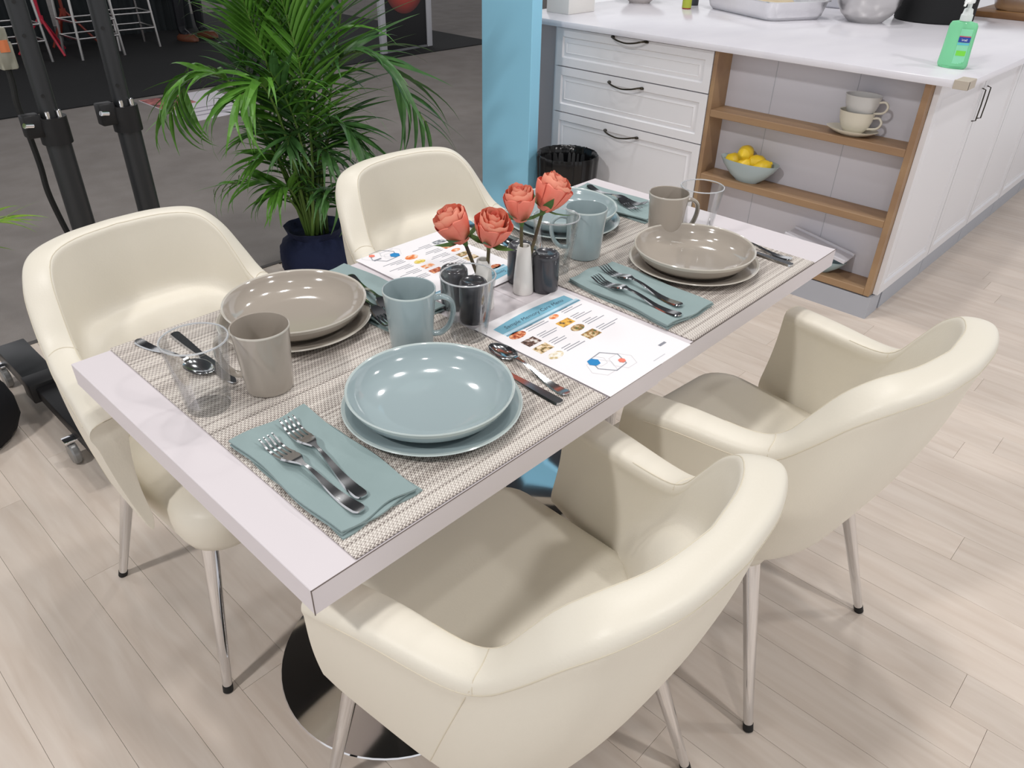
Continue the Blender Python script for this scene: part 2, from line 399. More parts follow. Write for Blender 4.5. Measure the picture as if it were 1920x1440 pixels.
# counter contents
def tray(name, label, loc, rz, L, W_, H, n=26):
    t = thing(name, label, 'tray', loc, rz)
    def ring(hw, hl, z, rib=0, cor=.05):
        pts = []; per = []
        for cx, cy, a0 in ((hl-cor, hw-cor, 0), (-hl+cor, hw-cor, 90), (-hl+cor, -hw+cor, 180), (hl-cor, -hw+cor, 270)):
            for k in range(6): a = math.radians(a0+90*k/5); per.append((cx+cor*math.cos(a), cy+cor*math.sin(a)))
        out = []
        for i in range(len(per)):
            p, q = per[i], per[(i+1) % len(per)]; d = math.hypot(q[0]-p[0], q[1]-p[1]); m = max(1, int(d/.012))
            for k in range(m): out.append((p[0]+(q[0]-p[0])*k/m, p[1]+(q[1]-p[1])*k/m))
        cx = [(x*(1+rib*(i % 2)/max(abs(x), .05)*1), y*(1+rib*(i % 2)/max(abs(y), .05))) for i, (x, y) in enumerate(out)]
        return [(x, y, z) for x, y in cx]
    R = [ring(W_/2-.03, L/2-.03, 0), ring(W_/2-.022, L/2-.022, .006)]
    base = R[0]
    n = len(base)
    def sc(f, z, rib): return [(x*f[0]+(rib*(1 if x > 0 else -1) if i % 2 else 0), y*f[1]+(rib*(1 if y > 0 else -1) if i % 2 else 0), z) for i, (x, y, _) in enumerate(base)]
    kx, ky = L/(L-.06), W_/(W_-.06)
    rings = [base, sc((1+(kx-1)*.3, 1+(ky-1)*.3), H*.12, 0), sc((1+(kx-1)*.4, 1+(ky-1)*.4), H*.2, .0018), sc((1+(kx-1)*.85, 1+(ky-1)*.85), H*.85, .0018), sc((kx, ky), H*.97, 0), sc((kx*1.035, ky*1.05), H, 0), sc((kx*1.035, ky*1.05), H-.005, 0)]
    b = MB(); vs = [v for r in rings for v in r]; fs = []
    for k in range(len(rings)-1):
        for i in range(n): j = (i+1) % n; fs.append((k*n+i, k*n+j, (k+1)*n+j, (k+1)*n+i))
    fs.append(tuple(range(n))[::-1]); b.add(vs, fs)
    b.obj('pan', m_foil, t, 50)
    return t
TZ = .921
tx, ty = .40, .917; cx, cy = 2.655+.41*tx*.62+.165*.90, .86+.27*ty-.165*.40
ft = tray('foil_tray', 'large foil tray of flatbread on the counter left of steel bowl', (2.93, 1.06, TZ), math.atan2(.53, .245), .56, .36, .085)
fb = mat('flatbread', '#d8c9ac', .8, noise=(25, '#cdb995'))
for i, (px, py, pz, r) in enumerate(((-.12, .02, .012, .10), (-.06, -.03, .030, .10), (.03, .03, .022, .10), (-.135, -.01, .052, .095), (-.10, .03, .064, .095), (.13, 0, .03, .10))):
    o = MB().lathe([(0, 0), (r*.97, .001), (r, .005), (r*.95, .0095), (0, .009)], 28, wob=lambda a, k: 1+.04*math.sin(3*a+px*30)).obj('flatbread', fb)
    lab = ['flatbread at the near end of the foil tray bottom', 'flatbread at the near right of the foil tray', 'flatbread mid left in the foil tray', 'flatbread on top at the near end of foil tray', 'topmost flatbread in the large foil tray', 'flatbread at the far end of the foil tray'][i]
    tag(o, lab, 'bread', 'flatbreads in the foil tray')
    M2 = Matrix.Translation((2.93, 1.06, TZ)) @ Matrix.Rotation(math.atan2(.53, .245), 4, 'Z') @ Matrix.Translation((px, py, pz)); o.matrix_world = M2
b = thing('mixing_bowl', 'shiny steel mixing bowl on the white countertop', 'bowl', (3.06, .60, TZ))
MB().lathe([(0, .002), (.07, .002), (.075, 0), (.08, .004), (.115, .035), (.14, .08), (.148, .12), (.149, .15), (.155, .153), (.155, .156), (.146, .155), (.145, .12), (.136, .08), (.11, .038), (.075, .008), (0, .006)], 48).obj('shell', m_brush, b)
b = thing('stock_pot', 'tall matt black bin behind the green sanitizer bottle', 'bin', (3.39, .40, TZ))
MB().lathe([(0, 0), (.17, 0), (.176, .006), (.18, .30), (.186, .305), (.186, .315), (.175, .315), (.172, .02), (0, .015)], 48).obj('body', mat('soft_black', '#0e0f11', .7), b)
for sy in (-1, 1): MB().tube(cr([(.03, sy*.176, .25), (.03, sy*.215, .255), (-.03, sy*.215, .255), (-.03, sy*.176, .25)], 5), .007, 8).obj('handle', m_black, b)
b = thing('cutting_board', 'wooden cutting board under a foil tray on the counter', 'board', (3.95, .08, TZ), 0)
MB().box(-.24, .24, -.33, .25, 0, .026, bev=.004).obj('slab', mat('dark_oak', '#9a7347', .5, noise=(10, '#6f4d2e', (1, .2, 1))), b)
tray('foil_tray', 'foil tray standing on the wooden cutting board', (3.96, .03, TZ+.0265), PI/2, .50, .34, .09)
b = thing('carton', 'white carton at the left end of countertop beside blue pillar', 'box', (2.215, 1.715, TZ), 0)
MB().box(-.10, .10, -.07, .07, 0, .20, bev=.003).obj('body', mat('white_card', '#efece6', .6), b)
MB().box(-.10, .10, -.071, -.0, .2005, .203).obj('flap', mat('white_card_flap', '#e6e3dd', .6), b)
b = thing('small_bowl', 'off white footed bowl at the back of countertop', 'bowl', (2.80, 1.72, TZ), 0)
MB().lathe([(0, .003), (.05, .003), (.055, 0), (.06, .006), (.095, .035), (.12, .075), (.125, .09), (.121, .09), (.112, .074), (.085, .04), (.05, .012), (0, .011)], 40).obj('dish', mat('off_white_glaze', '#cfc8c4', .3), b)
b = thing('spice_jar', 'small spice jar with green and red label on countertop', 'jar', (2.77, 1.405, TZ), 0)
MB().lathe([(0, 0), (.021, 0), (.023, .003), (.023, .085), (.018, .092), (.018, .095), (0, .095)], 24).obj('body', mat('jar_red', '#9c4034', .4), b)
MB().lathe([(.0234, .006), (.0234, .045)], 24).obj('paper_label', mat('jar_green_label', '#aab43f', .5), b)
MB().lathe([(0, .093), (.020, .093), (.020, .112), (0, .113)], 24).obj('lid', m_rubber, b)
b = thing('small_tin', 'small dark tin beside the foil tray on countertop', 'tin', (2.935, 1.475, TZ), 0)
MB().lathe([(0, 0), (.03, 0), (.032, .003), (.032, .055), (.029, .057), (0, .057)], 24).obj('body', mat('dark_tin', '#3d4043', .4), b)
MB().lathe([(0, .056), (.033, .056), (.033, .066), (0, .067)], 24).obj('lid', m_black, b)
b = thing('storage_box', 'pale grey storage box behind foil tray and steel bowl', 'box', (3.60, 1.15, TZ), .1)
MB().box(-.2, .2, -.32, .32, 0, .22, bev=.012, seg=3).obj('body', mat('pale_grey_plastic', '#b9bac1', .4), b)
MB().box(-.21, .21, -.33, .33, .21, .235, bev=.006).obj('lid', mat('grey_lid', '#adafb7', .4), b)

# sanitizer bottle
b = thing('sanitizer_bottle', 'green hand sanitizer pump bottle on the countertop corner', 'bottle', (2.155, -.078, TZ), math.radians(-3))
MB().lathe([(0, .004), (.040, .0), (.047, .004), (.050, .012), (.0475, .06), (.046, .13), (.045, .138), (.040, .146), (.020, .150), (.016, .152), (0, .152)], 40, sx=.55).obj('body', m_green, b)
MB().lathe([(0, .150), (.019, .150), (.019, .168), (.016, .172), (.014, .186), (.007, .190), (.007, .205), (0, .205)], 24).obj('pump_collar', mat('translucent_white', '#dfe6e4', .35), b)
MB().box(-.034, .012, -.011, .011, .203, .216, bev=.004).tube([(-.03, 0, .209), (-.045, 0, .207), (-.05, 0, .198)], .004, 8).lathe([(0, .20), (.006, .2), (.006, .206), (0, .206)], 12).obj('pump_head', mat('white_pump', '#eef1f0', .35), b)
def wrap(y0, y1, z0, z1, m, name, par, off=.0006, n=10):   # strip that follows the oval body
    vs = []
    for i in range(n+1):
        y = y0+(y1-y0)*i/n
        xx = -.55*math.sqrt(max(0, .0485**2-y*y))-off
        vs += [(xx-.0001, y, z0), (xx-.0001, y, z1)]
    fs = [(2*i, 2*i+1, 2*i+3, 2*i+2) for i in range(n)]
    return MB().add(vs, fs).obj(name, m, par)
lb = wrap(-.040, -.006, .018, .128, mat('pale_green_label', '#8fe0b4', .4), 'front_label', b)
wrap(-.040, -.006, .086, .103, mat('navy_label', '#2c4aa0', .4), 'logo_plate', b, .0012)
wrap(-.040, -.006, .103, .106, mat('red_strip', '#c8506a', .4), 'logo_strip', b, .0014)
wrap(-.040, -.006, .078, .084, mat('aqua_strip', '#63c9d6', .4), 'label_strip', b, .0012)
wrap(-.038, -.010, .044, .060, mat('lime_label', '#7fe04a', .4), 'label_panel', b, .0012)
def text_mesh(s, size, m, extr=0.0, shear=0., bold=0.):
    cu = bpy.data.curves.new('lettering', 'FONT'); cu.body = s; cu.size = size; cu.align_x = 'CENTER'; cu.align_y = 'CENTER'; cu.shear = shear; cu.offset = bold; cu.resolution_u = 3
    o = bpy.data.objects.new('lettering', cu); C.objects.link(o)
    dg = bpy.context.evaluated_depsgraph_get(); me = bpy.data.meshes.new_from_object(o.evaluated_get(dg))
    bpy.data.objects.remove(o); bpy.data.curves.remove(cu); me.materials.clear(); me.materials.append(m); return me
me = text_mesh('Purell', .0108, mat('white_ink', '#ffffff', .5), shear=.2)
o = link('lettering', me, b); o.matrix_basis = Matrix.Translation((-.0282, -.0225, .0945)) @ Matrix.Rotation(math.radians(-90-14), 4, 'Z') @ Matrix.Rotation(PI/2, 4, 'X')

# trash can
b = thing('trash_can', 'black bin lined with a shiny black bag beside drawers', 'bin', (1.775, 1.325, 0))
MB().lathe([(0, 0), (.10, 0), (.105, .006), (.128, .36), (.132, .365), (.128, .366), (.124, .36), (.10, .012), (0, .01)], 40).obj('bin', m_black, b)
rw = [random.uniform(.97, 1.035) for _ in range(72)]
def wob(a, k): return rw[int(a/(2*PI)*72+.5) % 72] if k not in (0,) else 1
MB().lathe([(.131, .21), (.136, .25), (.139, .31), (.141, .36), (.143, .385), (.139, .398), (.130, .392), (.124, .36), (.119, .25), (.112, .12), (.10, .06), (0, .05)], 72, wob=wob).obj('bag_liner', m_bag, b, 60)

# ------------------------------------------------------------------ dining tables
for i, cx in enumerate((-.35, .35)):
    sh = -.002 if i == 0 else 0
    t = thing('dining_table', ['white square pedestal table at the near left end', 'white square pedestal table at the far right end'][i], 'table', (cx, sh, 0), 0, 'two tables pushed together')
    MB().box(-.3495, .3495, -.347, .347, .709, .7495, bev=.0008, seg=1).obj('tabletop', m_lam, t)
    e = MB().box(-.350, .350, -.3476, -.3466, .7488, .7500)
    if i == 0: e.box(-.3502, -.3490, -.3477, -.3467, .709, .75)
    e.obj('edge_line', m_edge, t)
    MB().lathe([(0, .018), (.034, .018), (.034, .70), (0, .70)], 32, (.0, 0, 0)).obj('post', m_chrome, t)
    MB().lathe([(0, 0), (.250, 0), (.252, .003), (.250, .006), (.20, .010), (.10, .018), (.045, .03), (.036, .05), (0, .05)], 64).obj('base_disc', m_chrome, t)
    MB().box(-.15, .15, -.15, .15, .70, .7085).obj('mount_plate', m_blkmetal, t)

# ------------------------------------------------------------------ chairs
def chair():
    t = thing('dining_chair', 'x', 'chair', group='cream tub chairs round the table')
    # rim rows from back centre to arm front: inner top, outer top, z, outer bottom(x,y,z), inner bottom (x,y)
    rows = [((0, -.285), (0, -.338), .826, (0, -.205, .375), (0, -.085), 1),
            ((.09, -.272), (.10, -.328), .825, (.11, -.200, .375), (.10, -.085), 1),
            ((.150, -.243), (.180, -.298), .816, (.175, -.178, .375), (.165, -.085), 1),
            ((.176, -.210), (.216, -.258), .783, (.212, -.148, .375), (.195, -.075), .8),
            ((.188, -.178), (.234, -.214), .730, (.230, -.11, .377), (.212, -.06), .5),
            ((.196, -.147), (.246, -.168), .682, (.240, -.065, .380), (.220, -.035), .2),
            ((.206, -.100), (.260, -.114), .663, (.247, -.02, .383), (.226, -.01), 0),
            ((.218, 0), (.281, -.005), .660, (.257, .06, .392), (.240, .06), 0),
            ((.230, .066), (.295, .062), .656, (.264, .11, .402), (.252, .105), 0),
            ((.2365, .104), (.302, .100), .6535, (.267, .140, .410), (.257, .138), 0),
            ((.237, .108), (.303, .104), .653, (.268, .144, .412), (.258, .142), 0)]
    def expand(sel): return cr([sel(r) for r in rows], 4)
    I = expand(lambda r: (*r[0], r[2])); O = expand(lambda r: (*r[1], r[2]-.004)); B = expand(lambda r: r[3]); J = expand(lambda r: (*r[4], r[3][2]+.03)); KK = [v.x for v in expand(lambda r: (r[5], 0, 0))]
    N = len(I); full = []; kk = []
    for k in range(-N+1, N):
        s = -1 if k < 0 else 1; q = abs(k)
        mir = lambda v: Vector((v.x*s, v.y, v.z))
        full.append((mir(I[q]), mir(O[q]), mir(B[q]), mir(J[q]))); kk.append(KK[q])
    vs = []; PN = 0
    for a, (i, o, b, j) in enumerate(full):
        prof = []
        out = (o-i); out.z = 0; out.normalize()
        for tt in (0, .12, .3, .5, .7, .86): # outer from bottom up
            p = b.lerp(o, tt); p = p+out*((.006+.018*kk[a])*math.sin(PI*min(1, tt*1.05))); prof.append(p)
        h = .022
        prof.append(Vector((o.x, o.y, o.z-h))+out*.003)
        prof.append(Vector((o.x, o.y, o.z-.006))); prof.append(o.lerp(i, .14)+Vector((0, 0, .001))); prof.append(o.lerp(i, .5)+Vector((0, 0, .004))); prof.append(o.lerp(i, .86)+Vector((0, 0, .001)))
        prof.append(Vector((i.x, i.y, i.z-.006))); prof.append(Vector((i.x, i.y, i.z-h)))
        kz = Vector((i.x, i.y, .652))-out*.016   # crease above the lumbar roll
        jj = j.copy()
        for tt in (.86, .7, .5, .3, .12, 0):
            p0 = j.lerp(i, tt)+out*(.012*math.sin(PI*tt))
            p1 = {.86: i.lerp(kz, .35), .7: i.lerp(kz, .75), .5: kz.copy(), .3: kz-out*.046+Vector((0, 0, -.003)), .12: kz-out*.085+Vector((0, 0, -.075)), 0: jj}[tt]
            prof.append(p0.lerp(p1, kk[a]))
        PN = len(prof); vs += prof
    nr = len(full); fs = []
    for a in range(nr-1):
        for k in range(PN):
            k2 = (k+1) % PN; fs.append((a*PN+k, a*PN+k2, (a+1)*PN+k2, (a+1)*PN+k))
    for a in (0, nr-1):
        for k in range((PN-1)//2):
            fs.append((a*PN+k, a*PN+k+1, a*PN+PN-2-k, a*PN+PN-1-k))
    sh = MB().add(vs, fs).obj('shell', m_leather, t, 180)
    sm = sh.modifiers.new('smooth', 'SUBSURF'); sm.levels = 1; sm.render_levels = 2
    # seam lines lie on the smoothed leather surface
    dg = bpy.context.evaluated_depsgraph_get(); sm.levels = 2; dg.update()
    ev = sh.evaluated_get(dg).to_mesh()
    from mathutils.bvhtree import BVHTree
    bv = BVHTree.FromPolygons([v.co.copy() for v in ev.vertices], [tuple(p.vertices) for p in ev.polygons])
    def seam(pts, r, name):
        MB().tube([bv.find_nearest(Vector(p))[0] for p in pts], r, 5).obj(name, m_thread, sh)
    seam([Vector((o.x, o.y, o.z-.020)) for i, o, b, j in full[8:-8]], .0011, 'piping')
    seam([i.lerp(o, .06)+Vector((0, 0, .0)) for i, o, b, j in full[14:-14]], .0009, 'stitching')
    for s in (-1, 1):
        a = (nr-1)//2+s*21; i, o, b, j = full[a]
        seam(cr([Vector((o.x, o.y, o.z-.02)), o.lerp(i, .3)+Vector((0, 0, .004)), o.lerp(i, .7)+Vector((0, 0, .004)), Vector((i.x, i.y, i.z-.012))], 4), .0010, 'stitching')
        out = (o-i); out.z = 0; out.normalize()
        seam([b.lerp(o, tt)+out*.006 for tt in (.06, .12, .2, .3, .4, .5, .6, .7, .8, .88, .95)], .0009, 'stitching')
        k_ = (nr-1)//2+s*(N-1); i, o, b, j = full[k_]
        seam([o.lerp(i, t_)+Vector((0, .001, .002)) for t_ in (.05, .2, .4, .6, .8, .95)], .0009, 'stitching')
    # seat
    def rr(hx, y0, y1, r, n=6):
        P = []
        for cx, cy, a0 in ((hx-r, y1-r, 0), (-hx+r, y1-r, 90), (-hx+r*.6, y0+r*.6, 180), (hx-r*.6, y0+r*.6, 270)):
            q = r if a0 < 180 else r*.6
            for k in range(n+1): a = math.radians(a0+90*k/n); P.append((cx+q*math.cos(a), cy+q*math.sin(a)))
        return P
    prof = [(-.03, .362), (-.008, .366), (.0, .385), (.003, .415), (.001, .440), (-.010, .455), (-.035, .463), (-.08, .467), (-.14, .469)]
    vs = []; n = None
    for off, z in prof:
        P = rr(.232+off, -.165-off*.6, .250+off, max(.02, .075+off*.5)); n = len(P); vs += [(x*(1-.06*max(0, -y)/.16), y, z) for x, y in P]
    fs = [tuple(range(n))[::-1]]
    for k in range(len(prof)-1):
        for i in range(n): j = (i+1) % n; fs.append((k*n+i, k*n+j, (k+1)*n+j, (k+1)*n+i))
    fs.append(tuple(range((len(prof)-1)*n, len(prof)*n)))
    MB().add(vs, fs).obj('seat', m_leather, t, 80)
    MB().box(-.17, .17, -.13, .17, .345, .363, bev=.004).obj('under_frame', m_black, t)
    for sx in (-1, 1):
        for (fx, fy), (tx, ty) in (((.252, .224), (.186, .175)), ((.229, -.246), (.175, -.14))):
            a = Vector((sx*fx, fy, .012)); c = Vector((sx*tx, ty, .372))
            lg = MB().tube([a, a.lerp(c, .3), a.lerp(c, .7), c], [.0095, .0115, .0145, .0165], 20).obj('leg', m_chrome, t)
            d = (c-a).normalized()
            MB().tube([a-d*.0118, a+d*.004], .0105, 16).obj('foot_cap', m_rubber, lg)
    return t
c0 = chair()
places = [((-.370, -.364, 0), .02, 'cream leather tub chair nearest the camera with its back towards us'),
          ((.275, -.424, 0), -.081, 'cream leather tub chair at near right, facing the taupe bowl by the cabinets'),
          ((-.426, .424, 0), 3.224, 'cream leather tub chair at far left in front of the black stand'),
          ((.265, .395, 0), 3.111, 'cream leather tub chair on far side beside the potted palm')]
for i, (l, r, lab) in enumerate(places):
    if i == 0: c0.location = l; c0.rotation_euler = (0, 0, r); c0['label'] = lab
    else: dup(c0, l, r, lab)

# ------------------------------------------------------------------ place mats, menus
mme = MB().box(-.243, .243, -.1731, .1731, 0, .0022, bev=.0006, seg=1).mesh('placemat', m_mat)
zt = .7501
for (x, y), lab in (((-.392, -.1735), 'woven taupe placemat under the blue plate at near left'), ((-.392, .1735), 'woven taupe placemat under the taupe plate at far left'),
                    ((.347, -.1735), 'woven taupe placemat under the taupe plate at near right'), ((.347, .1735), 'woven taupe placemat under the blue plate at far right')):
    o = link('placemat', mme); o.location = (x, y, zt); tag(o, lab, 'placemat', 'placemats on the table')
ZM = zt+.0023
ink = mat('grey_ink', '#8d8f98', .7); inkd = mat('dark_ink', '#3b4a5e', .7); hb = mat('sky_blue_ink', '#7fb9cf', .6); hb2 = mat('steel_blue_ink', '#6f9fb5', .6); lb2 = mat('pale_blue_ink', '#bcdfee', .6)
def pic(c1, c2, c3, sc):
    m = bpy.data.materials.new('food_picture'); m.use_nodes = True; nt = m.node_tree; b = nt.nodes['Principled BSDF']
    tc = nt.nodes.new('ShaderNodeTexCoord'); n = nt.nodes.new('ShaderNodeTexNoise'); n.inputs['Scale'].default_value = sc; n.inputs['Detail'].default_value = 4
    r = nt.nodes.new('ShaderNodeValToRGB'); e = r.color_ramp.elements; e[0].position = .38; e[0].color = rgb(c1); e[1].position = .62; e[1].color = rgb(c3); k = e.new(.5); k.color = rgb(c2)
    nt.links.new(tc.outputs['Object'], n.inputs['Vector']); nt.links.new(n.outputs['Fac'], r.inputs[0]); nt.links.new(r.outputs[0], b.inputs['Base Color']); b.inputs['Roughness'].default_value = .6
    return m
p_red = pic('#8c3a22', '#cf6a3f', '#e8b98c', 150); p_choc = pic('#3c2a25', '#7a5a4c', '#e6dfda', 120); p_tan = pic('#6d5a2c', '#d8b98a', '#f1e4cd', 130); p_lt = pic('#c9b27c', '#e9dfc8', '#f5f1ea', 120)
p_or = pic('#e0702f', '#eea069', '#f6dcc4', 100); p_gold = pic('#4a4638', '#e2a63e', '#e9c05c', 110); p_mix = pic('#5c6b3c', '#a9763f', '#d9c9a0', 140); p_grey = pic('#5a5f66', '#9b9fa3', '#d6d8da', 120); p_yel = pic('#c9b03a', '#e8cf5c', '#f3e9bd', 100)
def menu(label, loc, rz, w, h, imgs, logo, top=True, ln=3):
    t = thing('menu_card', label, 'menu', loc, rz, 'printed menus on the table')
    z = .0011
    MB().box(-w/2, w/2, -h/2, h/2, 0, .001, bev=.0003, seg=1).obj('sheet', m_paper, t, 0)
    hy = h/2-.052
    arc = [(-.094, hy+.002), (.103, hy+.002)]+[(.103-.197*k/10, hy+.026+.008*math.sin(PI*k/10)) for k in range(11)]
    MB().prism(arc, z, z+.0002).obj('header_band', hb, t, 0)
    MB().box(-.094, .110, hy-.004, hy+.001, z, z+.0002).obj('header_gap_strip', lb2, t, 0)
    MB().box(-.094, .110, hy-.010, hy-.005, z, z+.0002).obj('header_stripe', hb2, t, 0)
    o = link('title_lettering', text_mesh('Sample Memory Care Menu', .0142, inkd, shear=.3), t); o.location = (.004, hy+.015, z+.0003)
    for x, y, m, sx, sy in imgs:
        if sx > 0: MB().box(x-sx, x+sx, y-sy, y+sy, z, z+.0002).obj('picture', m, t, 0)
        else: MB().prism([(x-sx*math.cos(a*PI/8), y+sy*math.sin(a*PI/8)) for a in range(16)], z, z+.0002).obj('picture', m, t, 0)
        lines = MB()
        for k in range(ln):
            ll = random.uniform(.03, .056) if k else .024
            lines.box(x+.024, x+.024+ll, y+.008-.0062*k-.0008, y+.008-.0062*k+.0008, z, z+.0002)
        lines.obj('text_lines', ink, t, 0, kind='stuff')
    lx, ly = logo
    hexo = [(lx+.031*math.cos(a*PI/3+.1), ly+.031*math.sin(a*PI/3+.1), z+.0004) for a in range(6)]
    MB().tube(hexo, .0010, 6, closed=True, flat=(.25, 1)).obj('logo_outline', mat('logo_grey', '#8e949d', .6), t, 0)
    for ox, oy, rr_ in ((-.022, -.004, .026), (.020, -.016, .024), (-.012, .012, .016)):
        MB().tube([(lx+ox+rr_*math.cos(a*PI/3), ly+oy+rr_*math.sin(a*PI/3), z+.0002) for a in range(6)], .0004, 4, closed=True, flat=(.25, 1)).obj('logo_faint_outline', mat('logo_pale', '#d3d4d6', .6), t, 0)
    MB().prism([(lx-.020+.0115*math.cos(a*PI/3), ly+.015+.0115*math.sin(a*PI/3)) for a in range(6)], z+.0004, z+.0009).obj('logo_blue_hexagon', mat('logo_blue', '#1f86c4', .6), t, 0)
    MB().prism([(lx+.019+.0068*math.cos(a*PI/3), ly-.015+.0068*math.sin(a*PI/3)) for a in range(6)], z+.0004, z+.0009).obj('logo_coral_hexagon', mat('logo_coral', '#f0826c', .6), t, 0)
    MB().box(.072, .091, -.120, -.1145, z, z+.0002).obj('footer_mark', ink, t, 0)
    MB().box(.022, .056, -.141, -.1395, z, z+.0002).obj('footer_line', mat('pale_ink', '#c9cacf', .7), t, 0)
    return t
fi = [(-.077, .084, p_red, -.019, .011), (-.077, .051, p_choc, .016, .011), (-.079, .021, p_tan, .017, .011), (-.081, -.010, p_lt, -.017, .010),
      (.022, .084, p_or, -.012, .007), (.020, .054, p_gold, .017, .010), (.021, .026, p_mix, -.016, .010), (.021, -.006, p_mix, .017, .011)]
menu('white printed menu with food pictures at the near table edge', (-.030, -.198, ZM), 0, .233, .308, fi, (-.034, -.086))
bi = [(-.074, .082, p_red, -.015, .009), (-.07, .013, p_tan, .016, .009), (-.072, -.012, p_mix, .016, .009), (-.074, -.040, p_or, -.012, .007), (-.077, -.068, p_red, .015, .009), (-.078, -.099, p_grey, .016, .009),
      (.027, .010, p_red, .015, .009), (.025, -.019, p_or, .014, .008), (.023, -.048, p_yel, -.014, .009), (.021, -.077, p_or, -.016, .011)]
menu('white printed menu with food pictures at the far table edge', (.0, .203, ZM), PI, .233, .296, bi, (.06, -.125))

# ------------------------------------------------------------------ tableware
def plate_mesh(m, mr):
    prof = [(0, .002), (.075, .002), (.080, 0), (.085, .001), (.110, .006), (.134, .0145), (.137, .017), (.1355, .0185), (.131, .0175), (.108, .0095), (.082, .005), (0, .005)]
    return MB().lathe(prof, 72, mis=[0]*5+[1, 1, 1]+[0]*4).mesh('plate', [m, mr])
def bowl_mesh(m, mr):
    prof = [(0, .002), (.05, .002), (.054, 0), (.076, .0022), (.101, .0095), (.1165, .0215), (.1240, .034), (.1268, .0405), (.1255, .0425), (.1225, .0405), (.1195, .0335), (.112, .0225), (.097, .0125), (.074, .0072), (.068, .0062), (0, .0058)]
    return MB().lathe(prof, 72, mis=[0]*6+[1, 1, 1]+[0]*6).mesh('bowl', [m, mr])
def mug_meshes(m, mr):
    prof = [(0, .003), (.031, .003), (.034, 0), (.0365, .002), (.038, .02), (.040, .055), (.043, .09), (.0447, .1065), (.0448, .1085), (.0440, .1098), (.0427, .1088), (.0405, .09), (.0375, .055), (.0355, .02), (.033, .007), (0, .006)]
    body = MB().lathe(prof, 56, mis=[0]*7+[1, 1]+[0]*6).mesh('cup', [m, mr])
    pts = cr([(.0415, 0, .088), (.056, 0, .090), (.070, 0, .080), (.073, 0, .060), (.066, 0, .036), (.052, 0, .022), (.0375, 0, .020)], 6)
    hd = MB().tube(pts, .0060, 10, flat=(.75, 1.25)).mesh('handle', m)
    return body, hd
PB, PG = plate_mesh(m_blue, m_bluerim), plate_mesh(m_grey, m_greyrim)
BB, BG = bowl_mesh(m_blue, m_bluerim), bowl_mesh(m_grey, m_greyrim)
MBm, MGm = mug_meshes(m_blue, m_bluerim), mug_meshes(m_grey, m_greyrim)
set_pos = [((-.366, -.180), 0, 'near left placemat'), ((-.358, .203), 1, 'far left placemat'), ((.382, -.168), 1, 'near right placemat'), ((.366, .185), 0, 'far right placemat')]
for (x, y), g, w_ in set_pos:
    cn = 'taupe' if g else 'blue-grey'
    o = link('dinner_plate', PG if g else PB); o.location = (x, y, ZM); tag(o, f'{cn} dinner plate under a bowl on the {w_}', 'plate', 'dinner plates on the table')
    o = link('soup_bowl', BG if g else BB); o.location = (x+(-.003 if y < 0 else .003), y, ZM+.0052); tag(o, f'glossy {cn} bowl on the plate on the {w_}', 'bowl', 'bowls on the table')
for (x, y), a, mm, lab in (((-.505, .052), 2.32, MGm, 'taupe mug beside the clear tumbler at the left end'), ((-.262, -.008), -.62, MBm, 'blue-grey mug in front of the charcoal shakers'),
                           ((.256, .030), 2.4, MBm, 'blue-grey mug in front of the far blue bowl'), ((.462, -.040), -.62, MGm, 'taupe mug behind the taupe bowl at the far right end')):
    t = thing('mug', lab, 'mug', (x, y, ZM), a, 'mugs on the table')
    link('cup', mm[0], t); link('handle', mm[1], t)
def tumbler():
    H = .118
    w_ = MB().lathe([(.0325, .004), (.036, .03), (.0485, H), (.0462, H), (.0335, .03), (.031, .012)], 56).mesh('wall', m_glass)
    bs = MB().lathe([(0, .0), (.031, .0), (.0325, .002), (.0325, .005), (.0308, .013), (0, .0125)], 56).mesh('base', m_glassbase)
    rm = MB().lathe([(.0488, H-.0008), (.0483, H+.0010), (.0474, H+.0014), (.0464, H+.0009), (.0461, H-.0008), (.0474, H-.0014), (.0488, H-.0008)], 56).mesh('rim', m_glassrim)
    return w_, bs, rm
TM = tumbler()
for (x, y), lab in (((-.600, .068), 'clear acrylic tumbler at the left table end'), ((-.168, -.052), 'clear acrylic tumbler in front of charcoal shakers'),
                    ((.150, .024), 'clear acrylic tumbler beside the far blue mug'), ((.530, -.082), 'clear acrylic tumbler behind the far taupe mug')):
    t = thing('tumbler', lab, 'glass', (x, y, ZM if x < -.2 or x > .2 or True else zt), 0, 'clear tumblers on the table')
    for n_, m_ in zip(('wall', 'base', 'rim'), TM): link(n_, m_, t)
# shakers and vases
sk = MB().lathe([(0, .001), (.021, .001), (.0235, 0), (.0255, .004), (.0262, .012), (.0262, .068), (.0255, .076), (.022, .0805), (.019, .0815), (.0165, .0800), (0, .0798)], 40).mesh('body', m_dark)
hole = MB().lathe([(0, .0004), (.0011, .0004), (.0012, 0)], 8).mesh('hole', m_rubber)
for (x, y), n_, lab in (((-.118, -.012), 1, 'charcoal shaker seen through the middle tumbler'), ((-.106, .052), 2, 'charcoal shaker behind tumbler, with two pouring holes'),
                        ((.072, -.021), 1, 'charcoal shaker to the right of the white bud vase'), ((.066, .042), 2, 'charcoal shaker partly hidden behind the white bud vase')):
    t = thing('shaker', lab, 'shaker', (x, y, zt), 0, 'salt and pepper shakers on the table')
    link('body', sk, t)
    for k in range(n_): o = link('hole', hole, t); o.location = ((k-(n_-1)/2)*.008, 0, .0799)
vs_ = MB().lathe([(0, 0), (.0195, 0), (.0205, .002), (.0185, .035), (.0140, .085), (.0125, .096), (.0112, .0985), (.0098, .0975), (.0095, .09), (.011, .05), (.0125, .02), (0, .015)], 40).mesh('bud_vase', m_whitecer)
VA, VB = Vector((.033, .003, zt)), Vector((-.068, .012, zt))
